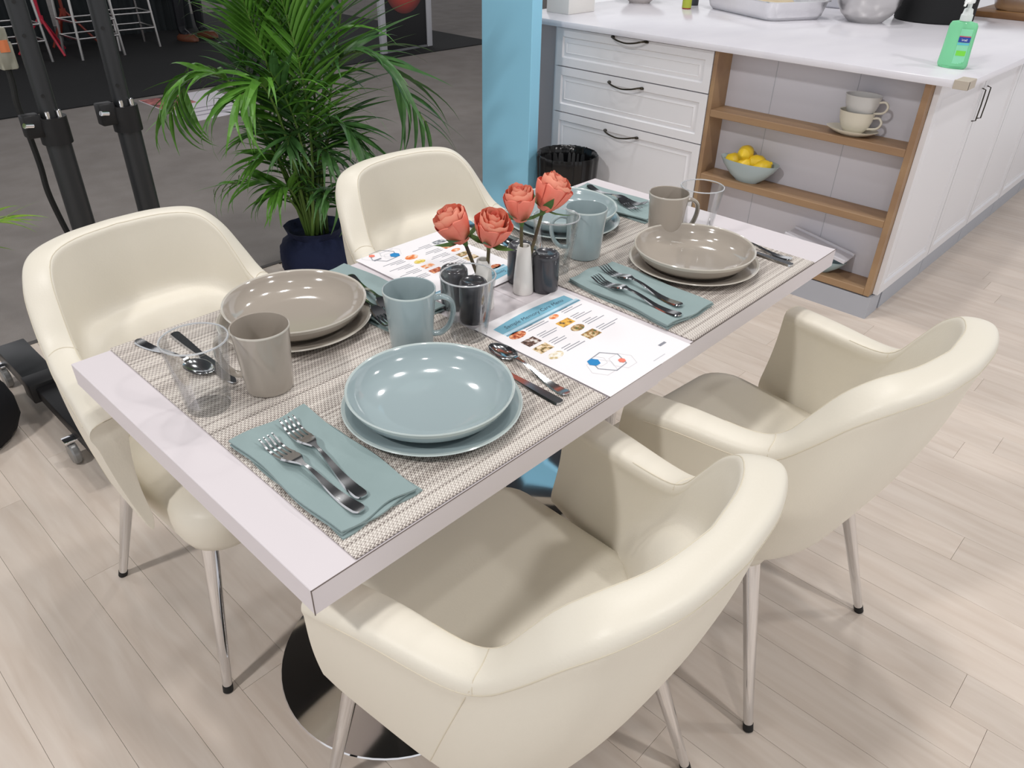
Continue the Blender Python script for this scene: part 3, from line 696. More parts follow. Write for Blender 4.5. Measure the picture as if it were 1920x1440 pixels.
for p, lab in ((VA, 'white bud vase with two roses at the table centre'), (VB, 'white bud vase behind shakers, mostly hidden by the tumbler')):
    o = link('bud_vase', vs_); o.location = p; tag(o, lab, 'vase', 'bud vases on the table')
# roses
def petal(R, H, wdt, flare, curl, nU=11, nV=10):
    vs = []; fs = []
    for iv in range(nV):
        v = iv/(nV-1)
        for iu in range(nU):
            u = 2*iu/(nU-1)-1
            hv = v*(1-.05*u*u*v-.05*u**4*v)
            r = R*(.30+.95*math.sin(PI*min(1, .08+.60*hv)))+flare*max(0, hv-.5)**2*4*R
            a = u*wdt*(.55+.45*math.sin(PI*(.15+.6*hv)))
            z = H*hv-(curl*H*max(0, hv-.82)*(2.6))+.0012*math.sin(7*u+R*900)*v
            rr_ = r*(1-.06*u*u)+.0012*math.sin(5*u+R*700)*v
            vs.append((rr_*math.cos(a), rr_*math.sin(a), z))
    for iv in range(nV-1):
        for iu in range(nU-1): k = iv*nU+iu; fs.append((k, k+1, k+nU+1, k+nU))
    return MB().add(vs, fs)
layers = [(.0050, .058, 1.9, 0, 0, 2), (.0088, .060, 1.45, .02, .0, 3), (.0130, .0605, 1.25, .04, .10, 3), (.0172, .060, 1.15, .09, .22, 4), (.0205, .056, 1.0, .20, .42, 4)]
pmesh = []
for k, (R, H, wd, fl_, cu, n_) in enumerate(layers): pmesh.append(petal(R, H, wd, fl_, cu).mesh('petal', m_rose2 if k in (0, 4) else m_rose, 180))
sepm = MB().add([(.004, -.0045, 0), (.004, .0045, 0), (.015, -.0055, .004), (.015, .0055, .004), (.0235, -.004, .009), (.0235, .004, .009), (.033, 0, .016)], [(0, 1, 3, 2), (2, 3, 5, 4), (4, 5, 6)]).mesh('sepal', m_sepal, 180)
hipm = MB().lathe([(0, -.012), (.003, -.012), (.005, -.006), (.0095, 0), (.012, .005), (0, .006)], 14).mesh('hip', m_sepal)
def rose(label, foot, base, axis, spin, sc=1.):
    t = thing('rose', label, 'flower', foot, 0, 'coral roses in the bud vases')
    f = Vector(foot); b = Vector(base)-f; ax = Vector(axis).normalized()
    MB().tube(cr([(0, 0, 0), b*.5+Vector((.001, .001, .002)), b-ax*.008], 6), .0033, 8).obj('stem', m_rstem, t)
    Q = Matrix.Translation(b) @ Vector((0, 0, 1)).rotation_difference(ax).to_matrix().to_4x4() @ Matrix.Rotation(spin, 4, 'Z') @ Matrix.Scale(sc, 4)
    link('hip', hipm, t, mw=Q)
    for k, (R, H, wd, fl_, cu, n_) in enumerate(layers):
        for i in range(n_):
            a = 2*PI*i/n_+k*.7
            link('petal', pmesh[k], t, mw=Q @ Matrix.Rotation(a, 4, 'Z') @ Matrix.Rotation((.02 if k < 3 else .05)+.05*math.sin(3*i+k+spin), 4, 'Y') @ Matrix.Translation((0, 0, .002*math.sin(i*2.1+k))))
    for i in range(5):
        link('sepal', sepm, t, mw=Q @ Matrix.Scale(1.35, 4) @ Matrix.Rotation(2*PI*i/5+.3, 4, 'Z') @ Matrix.Rotation(.25*math.sin(2*i+spin), 4, 'Y'))
zb = zt+.045
rose('left coral rose in the front bud vase, upright', (VA.x-.003, VA.y+.002, zb), (.017, -.002, .906), (-.10, .05, 1), .3, 1.08)
rose('highest coral rose, leaning right from the front bud vase', (VA.x+.003, VA.y-.003, zb), (.070, -.012, .916), (.35, -.28, 1), 1.1, 1.15)
rose('coral rose leaning left from the hidden bud vase', (VB.x-.003, VB.y+.003, zb), (-.100, .032, .890), (-.45, .28, 1), 2.0, 1.14)
rose('coral rose facing the camera above the middle tumbler', (VB.x+.003, VB.y-.004, zb), (-.070, -.006, .886), (-.12, -.35, 1), .8, 1.14)

# napkins
def napkin(w_, h_, seed):
    rnd = random.Random(seed); b = MB(); nx, ny = 14, 22; z = 0
    for L in range(3):
        ox, oy = (rnd.uniform(-.0025, .0025) for _ in range(2)); p1, p2 = rnd.uniform(0, 6), rnd.uniform(0, 6)
        def P(i, j, zz):
            u, v = i/nx-.5, j/ny-.5
            ex = .0028*math.sin(v*9+p1)*(2*u); ey = .0032*math.sin(u*8+p2)*(2*v)
            edge = max(abs(u), abs(v))*2
            dz = .0007*math.sin(u*7+v*5+p1)*(L+1)*.6
            return (u*w_+ex+ox, v*h_+ey+oy, zz+max(-.0003, dz) if L else zz)
        t_ = .0026; vs = []
        for zz in (z, z+t_):
            for j in range(ny+1):
                for i in range(nx+1): vs.append(P(i, j, zz))
        n1 = (nx+1)*(ny+1); fs = []
        for j in range(ny):
            for i in range(nx):
                k = j*(nx+1)+i; fs.append((k, k+nx+1, k+nx+2, k+1)); fs.append((n1+k, n1+k+1, n1+k+nx+2, n1+k+nx+1))
        edge = [j*(nx+1) for j in range(ny, -1, -1)]+list(range(1, nx+1))+[j*(nx+1)+nx for j in range(1, ny+1)]+[ny*(nx+1)+i for i in range(nx-1, 0, -1)]
        for a, c_ in zip(edge, edge[1:]+edge[:1]): fs.append((a, c_, n1+c_, n1+a))
        b.add(vs, fs); z += t_+.0012
    return b
NZ = ZM+.0108
for (x, y), rz, (w_, h_), lab in (((-.566, -.177), 0.0, (.122, .262), 'folded sage blue napkin under two forks, near left corner'), ((-.204, .190), .05, (.125, .285), 'folded sage blue napkin beside the far left taupe plate'),
                                  ((.184, -.168), -.08, (.134, .258), 'folded sage blue napkin between near menu and taupe plate'), ((.566, .178), 0.05, (.122, .265), 'folded sage blue napkin at the far right table corner')):
    o = napkin(w_, h_, lab).obj('napkin', m_nap, None, 50); o.location = (x, y, ZM); o.rotation_euler = (0, 0, rz); tag(o, lab, 'napkin', 'folded napkins on the table')
# cutlery (local +Y = tip)
def strip(sections, th, zf):
    """sections: list of (y, halfwidth); zf(y) height of centre line"""
    vs = []; fs = []
    P_ = cr([(a_, b_, 0) for a_, b_ in sections], 4) if len(sections) > 6 else cr([(a_, b_, 0) for a_, b_ in sections], 2)
    sections = [(q.x, max(.0002, q.y)) for q in P_]
    for y, hw in sections:
        z = zf(y); vs += [(-hw, y, z), (hw, y, z), (hw*.82, y, z+th), (-hw*.82, y, z+th)]
    for k in range(len(sections)-1):
        a, c_ = 4*k, 4*k+4
        for i in range(4): j = (i+1) % 4; fs.append((a+i, a+j, c_+j, c_+i))
    fs.append((3, 2, 1, 0)); e = 4*len(sections)-4; fs.append((e, e+1, e+2, e+3)); return vs, fs
def sm(a, b_, t): t = max(0, min(1, (t-a)/(b_-a))); return t*t*(3-2*t)
hsec = [(-.105, .003), (-.1035, .0065), (-.100, .0088), (-.094, .0098), (-.07, .0088), (-.03, .0055), (.0, .0034), (.015, .003)]
zf_f = lambda y: .0005+.010*sm(-.06, .012, y)*(1-sm(.03, .075, y))+.008*sm(.085, .108, y)+(.0035*(1-sm(-.105, -.07, y)))
fk = MB(); v, f = strip(hsec+[(.024, .0048), (.034, .0098), (.044, .0125), (.056, .0128)], .0022, zf_f); fk.add(v, f)
for k in range(4):
    xx = (k-1.5)*.0069
    v, f = strip([(.055, .0024), (.07, .0022), (.09, .0018), (.104, .0013), (.110, .0006)], .0018, zf_f); fk.add([(a+xx, b_, c_) for a, b_, c_ in v], f)
fork_me = fk.mesh('fork', m_steel, 40)
zf_s = lambda y: .0006+.009*sm(-.06, .02, y)*(1-sm(.03, .07, y))+.006*sm(.08, .104, y)+.003*(1-sm(-.1, -.07, y))
def spoon():
    b = MB(); v, f = strip([(y*.9, h_*.95) for y, h_ in hsec]+[(.03, .0038), (.040, .006)], .0022, zf_s); b.add(v, f)
    n = 20; vs = []; fs = []; rings = []
    for s_, dz in ((1., .0032), (.94, .0036), (.8, .0012), (.55, -.0012), (.25, -.0024)):
        rings.append([(.0195*s_*math.cos(2*PI*i/n)*(1-.12*math.sin(2*PI*i/n)), .068+.032*s_*math.sin(2*PI*i/n), .0042+dz) for i in range(n)])
    vs = [p for r in rings for p in r]+[(0, .068, .0014)]
    for k in range(4):
        for i in range(n): j = (i+1) % n; fs.append((k*n+i, k*n+j, k*n+n+j, k*n+n+i))
    for i in range(n): fs.append((4*n+i, 4*n+(i+1) % n, 5*n))
    m = len(vs); low = []
    for s_, dz in ((1., .0028), (.8, -.0002), (.5, -.0028), (.25, -.0038)): low += [(.0198*s_*math.cos(2*PI*i/n)*(1-.12*math.sin(2*PI*i/n)), .068+.0325*s_*math.sin(2*PI*i/n), .0042+dz) for i in range(n)]
    vs += low+[(0, .068, .0002)]
    for k in range(3):
        for i in range(n): j = (i+1) % n; fs.append((m+k*n+i, m+k*n+n+i, m+k*n+n+j, m+k*n+j))
    for i in range(n): fs.append((m+3*n+i, m+4*n, m+3*n+(i+1) % n)); fs.append((i, m+i, m+(i+1) % n, (i+1) % n))
    b.add(vs, fs); return b.mesh('spoon', m_steel, 40)
spoon_me = spoon()
kn = MB(); v, f = strip([(-.112, .003), (-.110, .007), (-.104, .0092), (-.06, .0085), (-.02, .0066), (-.008, .006), (-.004, .0058)], .004, lambda y: .0003); kn.add(v, f)
v, f = strip([(-.006, .0058), (.0, .0075), (.03, .0098), (.07, .0100), (.09, .0088), (.103, .0055), (.110, .001)], .0016, lambda y: .0016); kn.add(v, f)
knife_me = kn.mesh('knife', m_steel, 40)
def lay(me, kind, tip, end, z, label, group):
    d = Vector((tip[0]-end[0], tip[1]-end[1])); c_ = ((tip[0]+end[0])/2, (tip[1]+end[1])/2)
    o = link(kind, me); o.location = (c_[0], c_[1], z); o.rotation_euler = (0, 0, math.atan2(d.y, d.x)-PI/2); tag(o, label, kind, group)
G = 'forks on the napkins'
lay(fork_me, 'fork', (-.549, -.066), (-.572, -.286), NZ, 'steel fork nearer the blue plate on near left napkin', G)
lay(fork_me, 'fork', (-.594, -.090), (-.589, -.300), NZ, 'steel fork nearer the table end on near left napkin', G)
lay(fork_me, 'fork', (.207, -.062), (.178, -.272), NZ, 'steel fork nearer the taupe plate on the near right napkin', G)
lay(fork_me, 'fork', (.156, -.090), (.143, -.285), NZ, 'steel fork nearer the near menu on near right napkin', G)
lay(fork_me, 'fork', (-.232, .065), (-.186, .275), NZ, 'steel fork nearer the far menu on far left napkin', G)
lay(fork_me, 'fork', (-.258, .045), (-.222, .252), NZ, 'steel fork nearer the taupe plate on far left napkin', G)
lay(fork_me, 'fork', (.582, .100), (.548, .305), NZ, 'steel fork nearer the blue bowl on the far right napkin', G)
lay(fork_me, 'fork', (.540, .088), (.596, .290), NZ, 'steel fork crossing another fork on the far right napkin', G)
G2 = 'spoons beside the plates'; G3 = 'knives beside the plates'; zz = ZM+.0003
lay(spoon_me, 'spoon', (-.170, -.112), (-.192, -.305), zz, 'steel spoon between the near blue plate and near menu', G2)
lay(knife_me, 'knife', (-.212, -.088), (-.217, -.308), zz, 'steel knife tucked beside the near blue plate', G3)
lay(spoon_me, 'spoon', (-.556, .150), (-.592, .332), zz, 'steel spoon seen through the left end tumbler', G2)
lay(knife_me, 'knife', (-.541, .090), (-.535, .318), zz, 'steel knife behind the left end tumbler', G3)
lay(spoon_me, 'spoon', (.566, -.115), (.558, -.312), zz, 'steel spoon right of the near right taupe plate', G2)
lay(knife_me, 'knife', (.540, -.100), (.533, -.322), zz, 'steel knife right of the near right taupe plate', G3)
lay(spoon_me, 'spoon', (.168, .160), (.205, .345), zz, 'steel spoon behind front bud vase beside far blue plate', G2)
lay(knife_me, 'knife', (.204, .105), (.222, .322), zz, 'steel knife beside the far blue plate', G3)

# ------------------------------------------------------------------ potted palm
RV, FV = Vector((.681, -.733, 0)), Vector((-.733, -.681, 0))
pp = Vector((.64, 1.73, 0))
palm = thing('potted_palm', 'tall green palm in a navy wrapped pot behind the chairs', 'plant', pp)
def pw(a, k):
    return 1+.035*math.sin(5*a+k)+.02*math.sin(11*a+2*k)
MB().lathe([(0, 0), (.115, 0), (.130, .01), (.150, .06), (.158, .12), (.150, .165), (.118, .195), (.104, .205), (.112, .225), (.122, .240), (.112, .236), (.095, .21), (0, .20)], 48, wob=pw).obj('fabric_wrap', m_navy, palm, 70)
def leaflet(L, W_, droop, fold=.25, n=7):
    vs = []; fs = []
    ang = 0; x = 0; z = 0
    for k in range(n+1):
        t_ = k/n; wv = W_*(.55+.45*math.sin(PI*min(1, t_*1.6)))*(1-t_**3)+.0003
        vs += [(x, -wv/2, z+fold*wv*.5), (x, 0, z), (x, wv/2, z+fold*wv*.5)]
        ang += droop/n*(.4+1.2*t_); x += L/n*math.cos(ang); z -= L/n*math.sin(ang)
    for k in range(n):
        for i in (0, 1): fs.append((3*k+i, 3*k+i+1, 3*k+i+4, 3*k+i+3))
    return MB().add(vs, fs)
LV = [leaflet(1., .095, d).mesh('leaflet', m, 0) for m in (m_leaf, m_leaf2) for d in (.25, .8, 1.7)]
LVmb = [leaflet(1., .095, d) for d in (.25, .8, 1.7)]
def frond(ctrl, n, Lmax, lift, droop, dark, objects, start=.32):
    """ctrl: (right, towards viewer, up) points of the rachis"""
    P = cr([tuple(RV*a+FV*d+Vector((0, 0, .22+z))) for a, d, z in ctrl], 10)
    m = len(P)
    fr = MB().tube(P, [.006*(1-.8*k/(m-1))+.0008 for k in range(m)], 6).obj('frond', m_stem, palm)
    bag = None if objects else MB()
    for q in range(n):
        t_ = start+(1-start)*(q+.5)/n; k = t_*(m-1); i = min(int(k), m-2); p = P[i].lerp(P[i+1], k-i); tg = (P[i+1]-P[i]).normalized()
        upv = Vector((0, 0, 1)) if abs(tg.z) < .75 else -FV
        side = tg.cross(upv).normalized(); nr = side.cross(tg).normalized()
        s_ = (t_-start)/(1-start); L = Lmax*(.45+.75*math.sin(PI*(.12+.72*s_)))*random.uniform(.85, 1.1)
        for sd in (-1, 1):
            d = (side*sd*(1-.45*s_)+tg*(.55+.75*s_)+nr*lift*random.uniform(.5, 1.3)).normalized()
            dr = droop if random.random() < .75 else random.choice((0, 1, 2))
            ya = (Vector((0, 0, 1)).cross(d))
            ya = ya.normalized() if ya.length > .05 else side
            if abs(d.z) > .6: ya = (ya+side*.3*sd).normalized()
            za = d.cross(ya).normalized()
            Mx = Matrix((d, ya, za)).transposed().to_4x4(); Mx.translation = p
            Mx = Mx @ Matrix.Rotation(random.uniform(-.5, .5), 4, 'X') @ Matrix.Diagonal((L, L*.95+.04, L, 1))
            if objects: link('leaflet', LV[dr+(3 if dark else 0)], fr, mw=Mx)
            else:
                src = LVmb[dr]; bag.add([tuple(Mx @ Vector(v_)) for v_ in src.v], src.f)
    if bag: bag.obj('foliage', m_leaf2 if dark else m_leaf, fr, 0, kind='stuff')
frond([(.02, .0, 0), (.05, .03, .45), (.05, .05, .95), (.02, .05, 1.45)], 24, .34, .1, 0, False, True, .22)
frond([(-.02, .05, 0), (-.10, .08, .36), (-.20, .12, .60), (-.32, .16, .62), (-.42, .18, .50)], 18, .21, .35, 2, False, True, .45)
frond([(.03, .0, 0), (.07, .0, .40), (.17, .03, .66), (.33, .06, .68), (.50, .1, .46)], 18, .24, .3, 1, True, True, .42)
frond([(.02, -.05, 0), (.08, -.08, .40), (.18, -.12, .85), (.30, -.15, 1.35)], 20, .32, .1, 0, True, True, .3)
frond([(-.02, -.05, 0), (-.03, -.10, .5), (-.12, -.14, .95), (-.28, -.15, 1.3)], 20, .34, .1, 0, True, True, .3)
frond([(-.01, .05, 0), (-.05, .08, .14), (-.13, .12, .24), (-.26, .15, .24)], 9, .20, .2, 2, False, True, .35)
frond([(.02, .05, 0), (.08, .05, .30), (.16, .08, .46), (.27, .14, .36)], 12, .22, .2, 1, True, True, .4)
frond([(0, .06, 0), (-.02, .14, .40), (-.05, .24, .62), (-.10, .36, .60)], 14, .26, .2, 2, False, True, .4)
frond([(-.02, -.08, 0), (-.10, -.16, .45), (-.24, -.26, .80), (-.42, -.34, .95)], 18, .28, .2, 1, True, False, .35)
frond([(.0, -.1, 0), (.05, -.2, .5), (.12, -.32, .95), (.2, -.45, 1.25)], 18, .30, .2, 0, True, False, .3)
frond([(.0, .03, 0), (-.01, .08, .45), (-.05, .14, .85), (-.12, .20, 1.2)], 20, .30, .1, 0, False, False, .3)
frond([(.0, .06, 0), (.02, .10, .4), (.02, .14, .75), (-.02, .16, 1.05)], 26, .26, .1, 0, False, False, .25)
frond([(.01, .08, 0), (.06, .12, .35), (.07, .16, .65), (.04, .2, .92)], 24, .24, .1, 0, False, False, .25)
frond([(-.01, .06, 0), (-.03, .10, .35), (-.05, .14, .65), (-.09, .18, .88)], 22, .22, .1, 1, False, False, .25)
frond([(.02, .02, 0), (.07, .05, .45), (.12, .10, .85), (.20, .16, 1.25)], 20, .30, .1, 0, False, False, .3)
frond([(-.03, .02, 0), (-.07, .05, .25), (-.12, .06, .50), (-.17, .1, .72)], 14, .20, .2, 1, True, False, .35)
frond([(.01, .04, 0), (.03, .10, .25), (.02, .16, .50), (-.02, .22, .66)], 14, .22, .2, 2, True, False, .3)
frond([(.03, .02, 0), (.08, .06, .15), (.14, .12, .22), (.20, .18, .16)], 10, .16, .2, 2, True, False, .3)
for k, (a_, d_, z_) in enumerate(((-.10, .10, .34), (.10, .10, .36), (.0, .14, .42), (-.06, .12, .22), (.08, .12, .20), (.14, .02, .42), (-.14, .0, .40))):
    frond([(a_*.2, d_*.3, 0), (a_*.5, d_*.6, z_*.6), (a_*.9, d_, z_), (a_*1.5, d_*1.6, z_*.95)], 14, .17, .2, 1+k % 2, k % 3 != 0, False, .3)
st = MB()
for k in range(9):
    a = 2*PI*k/9; r_ = .022+.012*(k % 3); st.tube([(r_*math.cos(a), r_*math.sin(a), .195), (r_*1.1*math.cos(a), r_*1.1*math.sin(a), .34), (r_*1.4*math.cos(a), r_*1.4*math.sin(a), .50)], [.010, .009, .006], 8)
st.obj('stem_cluster', mat('palm_cane', '#54682f', .5, noise=(30, '#3b4f26')), palm, kind='stuff')

# second palm at the left edge
p2 = Vector((-.76, 1.50, 0))
palm = thing('potted_palm', 'palm in a black wrapped pot at the left edge', 'plant', p2)
MB().lathe([(0, 0), (.10, 0), (.115, .01), (.135, .06), (.14, .11), (.13, .16), (.10, .19), (.095, .20), (.105, .215), (.095, .212), (.085, .19), (0, .18)], 40, wob=pw).obj('fabric_wrap', mat('black_fabric', '#0c0d12', .9), palm, 70)
m_leafy = mat('palm_leaf_yellow', '#7d9a2c', .45, noise=(6, '#5c8a2c'))
LV = [leaflet(1., .07, d).mesh('leaflet', m_leafy, 0) for d in (.25, .8, 1.7)]*2
frond([(0, 0, -.03), (.06, -.05, .22), (.14, -.11, .40), (.22, -.17, .42)], 9, .14, .2, 1, False, True, .4)
frond([(0, 0, -.03), (-.08, -.05, .30), (-.18, -.1, .60), (-.35, -.12, .75)], 12, .26, .2, 1, False, True, .35)
frond([(0, 0, -.03), (-.02, -.05, .35), (-.05, -.1, .8), (-.15, -.12, 1.1)], 14, .28, .1, 0, False, True, .35)

# ------------------------------------------------------------------ black screen stand
sx0 = -.185; sy0 = 1.50
t = thing('screen_stand', 'black twin post wheeled stand behind the far left chair', 'stand', (sx0, sy0, 0))
for s_ in (-1, 1):
    px = s_*.100
    MB().lathe([(0, .10), (.033, .10), (.033, .835), (0, .835)], 28, (px, 0, 0)).obj('lower_post', m_blkmetal, t)
    up_ = MB().lathe([(0, .83), (.024, .83), (.024, 1.75), (0, 1.75)], 24, (px, 0, 0)).obj('upper_post', m_blkmetal, t)
    for z in (.93, 1.08, 1.16): MB().lathe([(0, -.002), (.0045, -.002), (.0045, .002), (0, .002)], 10).xf(Matrix.Translation((px-.010, -.0235, z)) @ Matrix.Rotation(PI/2, 4, 'X')).obj('hole', m_rubber, up_)
    MB().lathe([(.024, .80), (.040, .80), (.040, .872), (.024, .872)], 24, (px, 0, 0)).obj('clamp_collar', m_black, t)
    MB().box(px-.075, px-.03, -.022, .018, .825, .885, bev=.004).obj('clamp_block', m_black, t)
    MB().tube([(px-.065, -.02, .86), (px-.065, -.045, .865), (px-.085, -.055, .87)], .007, 10).obj('clamp_lever', m_chrome, t)
    for q in (-.014, .016): MB().lathe([(0, 0), (.007, 0), (.007, .018), (.004, .02), (0, .02)], 12, (px+q, -.026, .872)).obj('bolt', m_chrome, t)
cw = MB().box(sx0*0-.39, .39, -.03, .03, .085, .125, bev=.004)
cw.obj('cross_bar', m_blkmetal, t)
for s_ in (-1, 1):
    bx = s_*.345
    lg = MB().box(bx-.045, bx+.045, -.02, .30, .075, .125, bev=.004).obj('base_leg', m_blkmetal, t)
    MB().box(bx-.052, bx+.052, -.045, .03, .068, .132, bev=.004).obj('leg_sleeve', m_black, lg)
    MB().box(bx-.036, bx+.036, -.50, -.03, .078, .118, bev=.003).obj('leg_extension', m_black, lg)
    for yy in (.26, -.31):
        bx2 = bx+(-.052 if s_ < 0 else .052)
        wl = MB().lathe([(0, -.011), (.030, -.011), (.034, -.006), (.034, .006), (.030, .011), (0, .011)], 24).xf(Matrix.Translation((bx2, yy-.01, .034)) @ Matrix.Rotation(PI/2, 4, 'Y')).obj('caster_wheel', mat('grey_caster', '#8d8d8c', .3, .4), lg)
        MB().box(min(bx2, bx)-.017, max(bx2, bx)+.017, yy-.02, yy+.015, .070, .080, bev=.003).obj('caster_fork', m_chrome, wl)
t = thing('power_cable', 'black power cable hanging beside the left stand post', 'cable', (-.322, 1.60, 0))
MB().tube(cr([(.001, 0, 1.50), (-.010, 0, 1.25), (-.002, 0, .985), (-.008, 0, .90), (-.004, 0, .83), (.0, 0, .72), (-.002, 0, .64), (.010, 0, .54), (.03, -.01, .40), (.04, .0, .2), (.06, .02, .02), (.16, .06, .009)], 6), .0085, 10).obj('cord', m_rubber, t)
MB().box(-.022, .022, -.02, .02, .985, 1.055, bev=.006).box(-.018, .018, -.017, .017, 1.05, 1.09, bev=.005).obj('plug', mat('clear_plug', '#b9b7a6', .2, trans=.5), t)
MB().box(-.012, .012, -.021, -.0195, 1.03, 1.06).obj('plug_mark', mat('orange_plastic', '#d07a4e', .5), t)

# ------------------------------------------------------------------ hall behind
def quad_sheet(pts, z, t_=.004):
    return MB().prism([(x, y) for x, y in pts], z, z+t_)
t = thing('floor_poster', 'white printed poster lying on the grey carpet', 'poster', (1.48, 4.52, -.004))
quad_sheet([(0, 0), (.51, .03), (.62, .86), (.0, .86)], 0).obj('sheet', mat('poster_white', '#e6e2ea', .5), t, 0)
quad_sheet([(.005, .49), (.30, .52), (.30, .855), (.003, .855)], .0041, .001).obj('picture', pic('#3f3a3a', '#a05a58', '#d8857e', 9), t, 0)
quad_sheet([(.003, .40), (.12, .41), (.12, .47), (.003, .46)], .0041, .001).obj('strip', mat('poster_yellow', '#c9c070', .6), t, 0)
b = MB()
for k in range(3): b.prism([(.10, .12+.1*k), (.46, .135+.1*k), (.46, .16+.1*k), (.10, .145+.1*k)], .0041, .0046)
b.obj('text_lines', mat('poster_ink', '#a9a3b0', .6), t, 0, kind='stuff')
t = thing('display_board', 'black display board with a red ball picture in white frame', 'sign', (4.45, 5.72, .004), .08)
for s_ in (-1, 1): MB().box(s_*.325-.035, s_*.325+.035, -.02, .02, 0, 2.0, bev=.003).obj('frame_post', mat('frame_white', '#bfc0c6', .4), t)
MB().box(-.29, .29, -.006, .006, .02, 1.98).obj('panel', mat('board_black', '#0b0b10', .5), t)
MB().box(-.29, .29, -.015, .015, 0, .018).obj('bottom_rail', mat('rail_grey', '#77787c', .4), t)
def redball():
    m = bpy.data.materials.new('red_ball_print'); m.use_nodes = True; nt = m.node_tree; bs = nt.nodes['Principled BSDF']
    tc = nt.nodes.new('ShaderNodeTexCoord'); g = nt.nodes.new('ShaderNodeTexGradient'); g.gradient_type = 'SPHERICAL'
    mp = nt.nodes.new('ShaderNodeMapping'); mp.inputs['Scale'].default_value = (3.2, 1, 3.2)
    r = nt.nodes.new('ShaderNodeValToRGB'); e = r.color_ramp.elements; e[0].position = .02; e[0].color = rgb('#0b0b10'); e[1].position = .5; e[1].color = rgb('#b33a30')
    nt.links.new(tc.outputs['Object'], mp.inputs[0]); nt.links.new(mp.outputs[0], g.inputs[0]); nt.links.new(g.outputs['Fac'], r.inputs[0]); nt.links.new(r.outputs[0], bs.inputs['Base Color'])
    return m
o = MB().prism([(.28*math.cos(a*PI/16), .28*math.sin(a*PI/16)) for a in range(32)], 0, .002).xf(Matrix.Rotation(PI/2, 4, 'X')).obj('picture', redball(), t, 0); o.location = (0, -.0065, .62)
# draped tables
for i, (x0, x1, lab) in enumerate(((.6, 2.0, 'dark draped table at the far left of the hall'), (2.06, 3.5, 'dark draped table behind the chrome stools'))):
    t = thing('draped_table', lab, 'table', ((x0+x1)/2, 8.85, .004), 0, 'draped tables in the hall')
    h = (x1-x0)/2
    n = 60; vs = []; fs = []
    for k in range(n+1):
        u = -h+2*h*k/n; d = .02*math.sin(k*1.9)
        vs += [(u, -.42+d, 0), (u, -.40+d*.3, .74)]
    fs = [(2*k, 2*k+2, 2*k+3, 2*k+1) for k in range(n)]
    MB().add(vs, fs).obj('drape', m_drape, t)
    MB().box(-h, h, -.40, .40, .725, .755, bev=.006).obj('tabletop', m_drape, t)
    for sx in (-1, 1):
        for sy in (-1, 1): MB().box(sx*(h-.06)-.02, sx*(h-.06)+.02, sy*.34-.02, sy*.34+.02, 0, .725).obj('leg', m_blkmetal, t)
def stool(loc, rz, label):
    t = thing('bar_stool', label, 'stool', loc, rz, 'chrome frame stools in the hall')
    for sx in (-1, 1):
        for sy in (-1, 1): MB().tube([(sx*.20, sy*.20, 0), (sx*.17, sy*.17, .72)], .012, 8).obj('leg', m_brush, t)
    for z, q in ((.32, .19), (.18, .195)):
        MB().tube([(-q, -q, z), (q, -q, z), (q, q, z), (-q, q, z)], .010, 8, closed=True).obj('foot_rail', m_brush, t)
    MB().box(-.2, .2, -.2, .2, .72, .78, bev=.02, seg=3).obj('seat', m_black, t)
stool((1.36, 7.55, .004), .0, 'chrome legged black stool at the far left'); stool((1.98, 7.45, .004), .05, 'middle chrome legged black stool behind the stand')
stool((2.46, 7.7, .004), -.05, 'chrome legged black stool nearest the standing person')
def easel(loc, rz, label, col):
    t = thing('tripod_stand', label, 'stand', loc, rz, 'red tripod stands in the hall'); m = mat('red_paint', col, .4)
    MB().tube([(0, 0, .30), (0, 0, 1.2)], .016, 10).obj('pole', m, t)
    MB().lathe([(0, .27), (.03, .27), (.03, .34), (0, .34)], 12).obj('hub', m, t)
    for k in range(3):
        a = 2*PI*k/3+.4; MB().tube([(.02*math.cos(a), .02*math.sin(a), .31), (.26*math.cos(a), .26*math.sin(a), .012)], .011, 8).obj('leg', m, t)
easel((1.68, 7.75, .004), .3, 'bright red tripod stand between chrome stools', '#c22640'); easel((2.03, 8.15, .004), 1.2, 'dull red tripod stand under the draped table edge', '#8a3527')
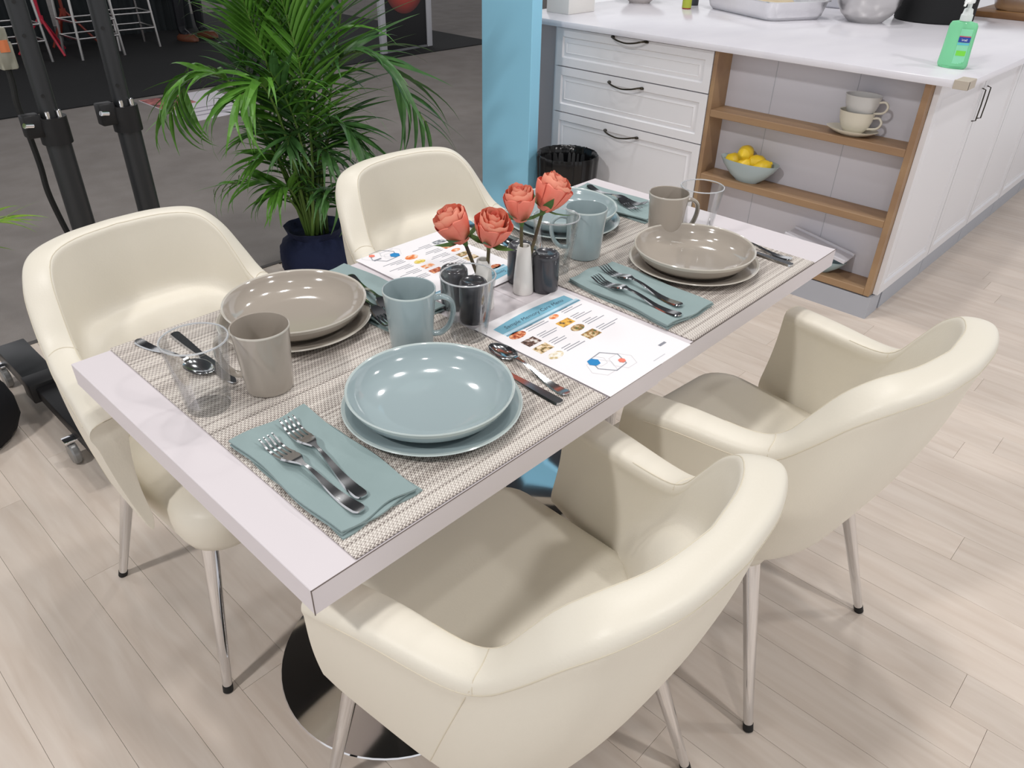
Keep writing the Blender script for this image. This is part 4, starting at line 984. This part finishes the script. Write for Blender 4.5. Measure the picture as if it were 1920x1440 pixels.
# standing person (dark clothes, brown shoes)
def person():
    t = thing('person', 'person standing in dark trousers and brown shoes in the dark hall', 'person', (3.10, 7.72, .004), math.radians(200))
    V = [(0, 0, .92), (0, .01, 1.10), (0, .0, 1.30), (0, -.01, 1.46), (0, .01, 1.54), (0, .015, 1.63), (0, .01, 1.72),
         (.09, 0, .86), (.10, .02, .48), (.11, 0, .09), (.115, .10, .05), (-.09, 0, .86), (-.12, .05, .48), (-.15, .02, .09), (-.165, .12, .05),
         (.17, -.01, 1.40), (.22, 0, 1.14), (.20, .12, .93), (.19, .17, .86), (-.17, -.01, 1.40), (-.22, 0, 1.14), (-.20, .12, .93), (-.19, .17, .86)]
    E = [(0, 1), (1, 2), (2, 3), (3, 4), (4, 5), (5, 6), (0, 7), (7, 8), (8, 9), (9, 10), (0, 11), (11, 12), (12, 13), (13, 14), (3, 15), (15, 16), (16, 17), (17, 18), (3, 19), (19, 20), (20, 21), (21, 22)]
    Rr = [.15, .13, .15, .11, .055, .085, .07, .095, .065, .045, .04, .095, .065, .045, .04, .06, .045, .032, .035, .06, .045, .032, .035]
    me = bpy.data.meshes.new('body'); me.from_pydata(V, E, [])
    o = link('body', me, t); o.modifiers.new('skin', 'SKIN')
    for k, r_ in enumerate(Rr): me.skin_vertices[0].data[k].radius = (r_, r_*(.8 if k < 4 else 1))
    me.skin_vertices[0].data[0].use_root = True
    s_ = o.modifiers.new('sub', 'SUBSURF'); s_.levels = 1; s_.render_levels = 1
    def body_mat():
        m = bpy.data.materials.new('dark_clothes_and_skin'); m.use_nodes = True; nt = m.node_tree; bs = nt.nodes['Principled BSDF']
        tc = nt.nodes.new('ShaderNodeTexCoord'); sp = nt.nodes.new('ShaderNodeSeparateXYZ'); r = nt.nodes.new('ShaderNodeValToRGB'); r.color_ramp.interpolation = 'CONSTANT'
        mr = nt.nodes.new('ShaderNodeMapRange'); mr.inputs['From Max'].default_value = 2.0
        e = r.color_ramp.elements; e[0].position = 0; e[0].color = rgb('#14161c'); e[1].position = .5; e[1].color = rgb('#1d2430'); k = e.new(.755); k.color = rgb('#c79a80')
        nt.links.new(tc.outputs['Object'], sp.inputs[0]); nt.links.new(sp.outputs['Z'], mr.inputs[0]); nt.links.new(mr.outputs[0], r.inputs[0]); nt.links.new(r.outputs[0], bs.inputs['Base Color'])
        return m
    me.materials.append(body_mat())
    for x, y in ((.115, .07), (-.16, .09)):
        MB().lathe([(0, 0), (.9, 0), (1, .12), (.98, .5), (.7, .9), (0, 1)], 20).xf(Matrix.Translation((x, y, 0)) @ Matrix.Diagonal((.052, .145, .075, 1))).obj('shoe', mat('brown_shoe', '#6b3f2c', .45), t)
    MB().lathe([(0, -.03), (.094, -.03), (.097, .02), (.08, .07), (.04, .098), (0, .104)], 20, (0, -.008, 1.69)).obj('hair', mat('dark_hair', '#231a15', .7), t)
    return t
person()
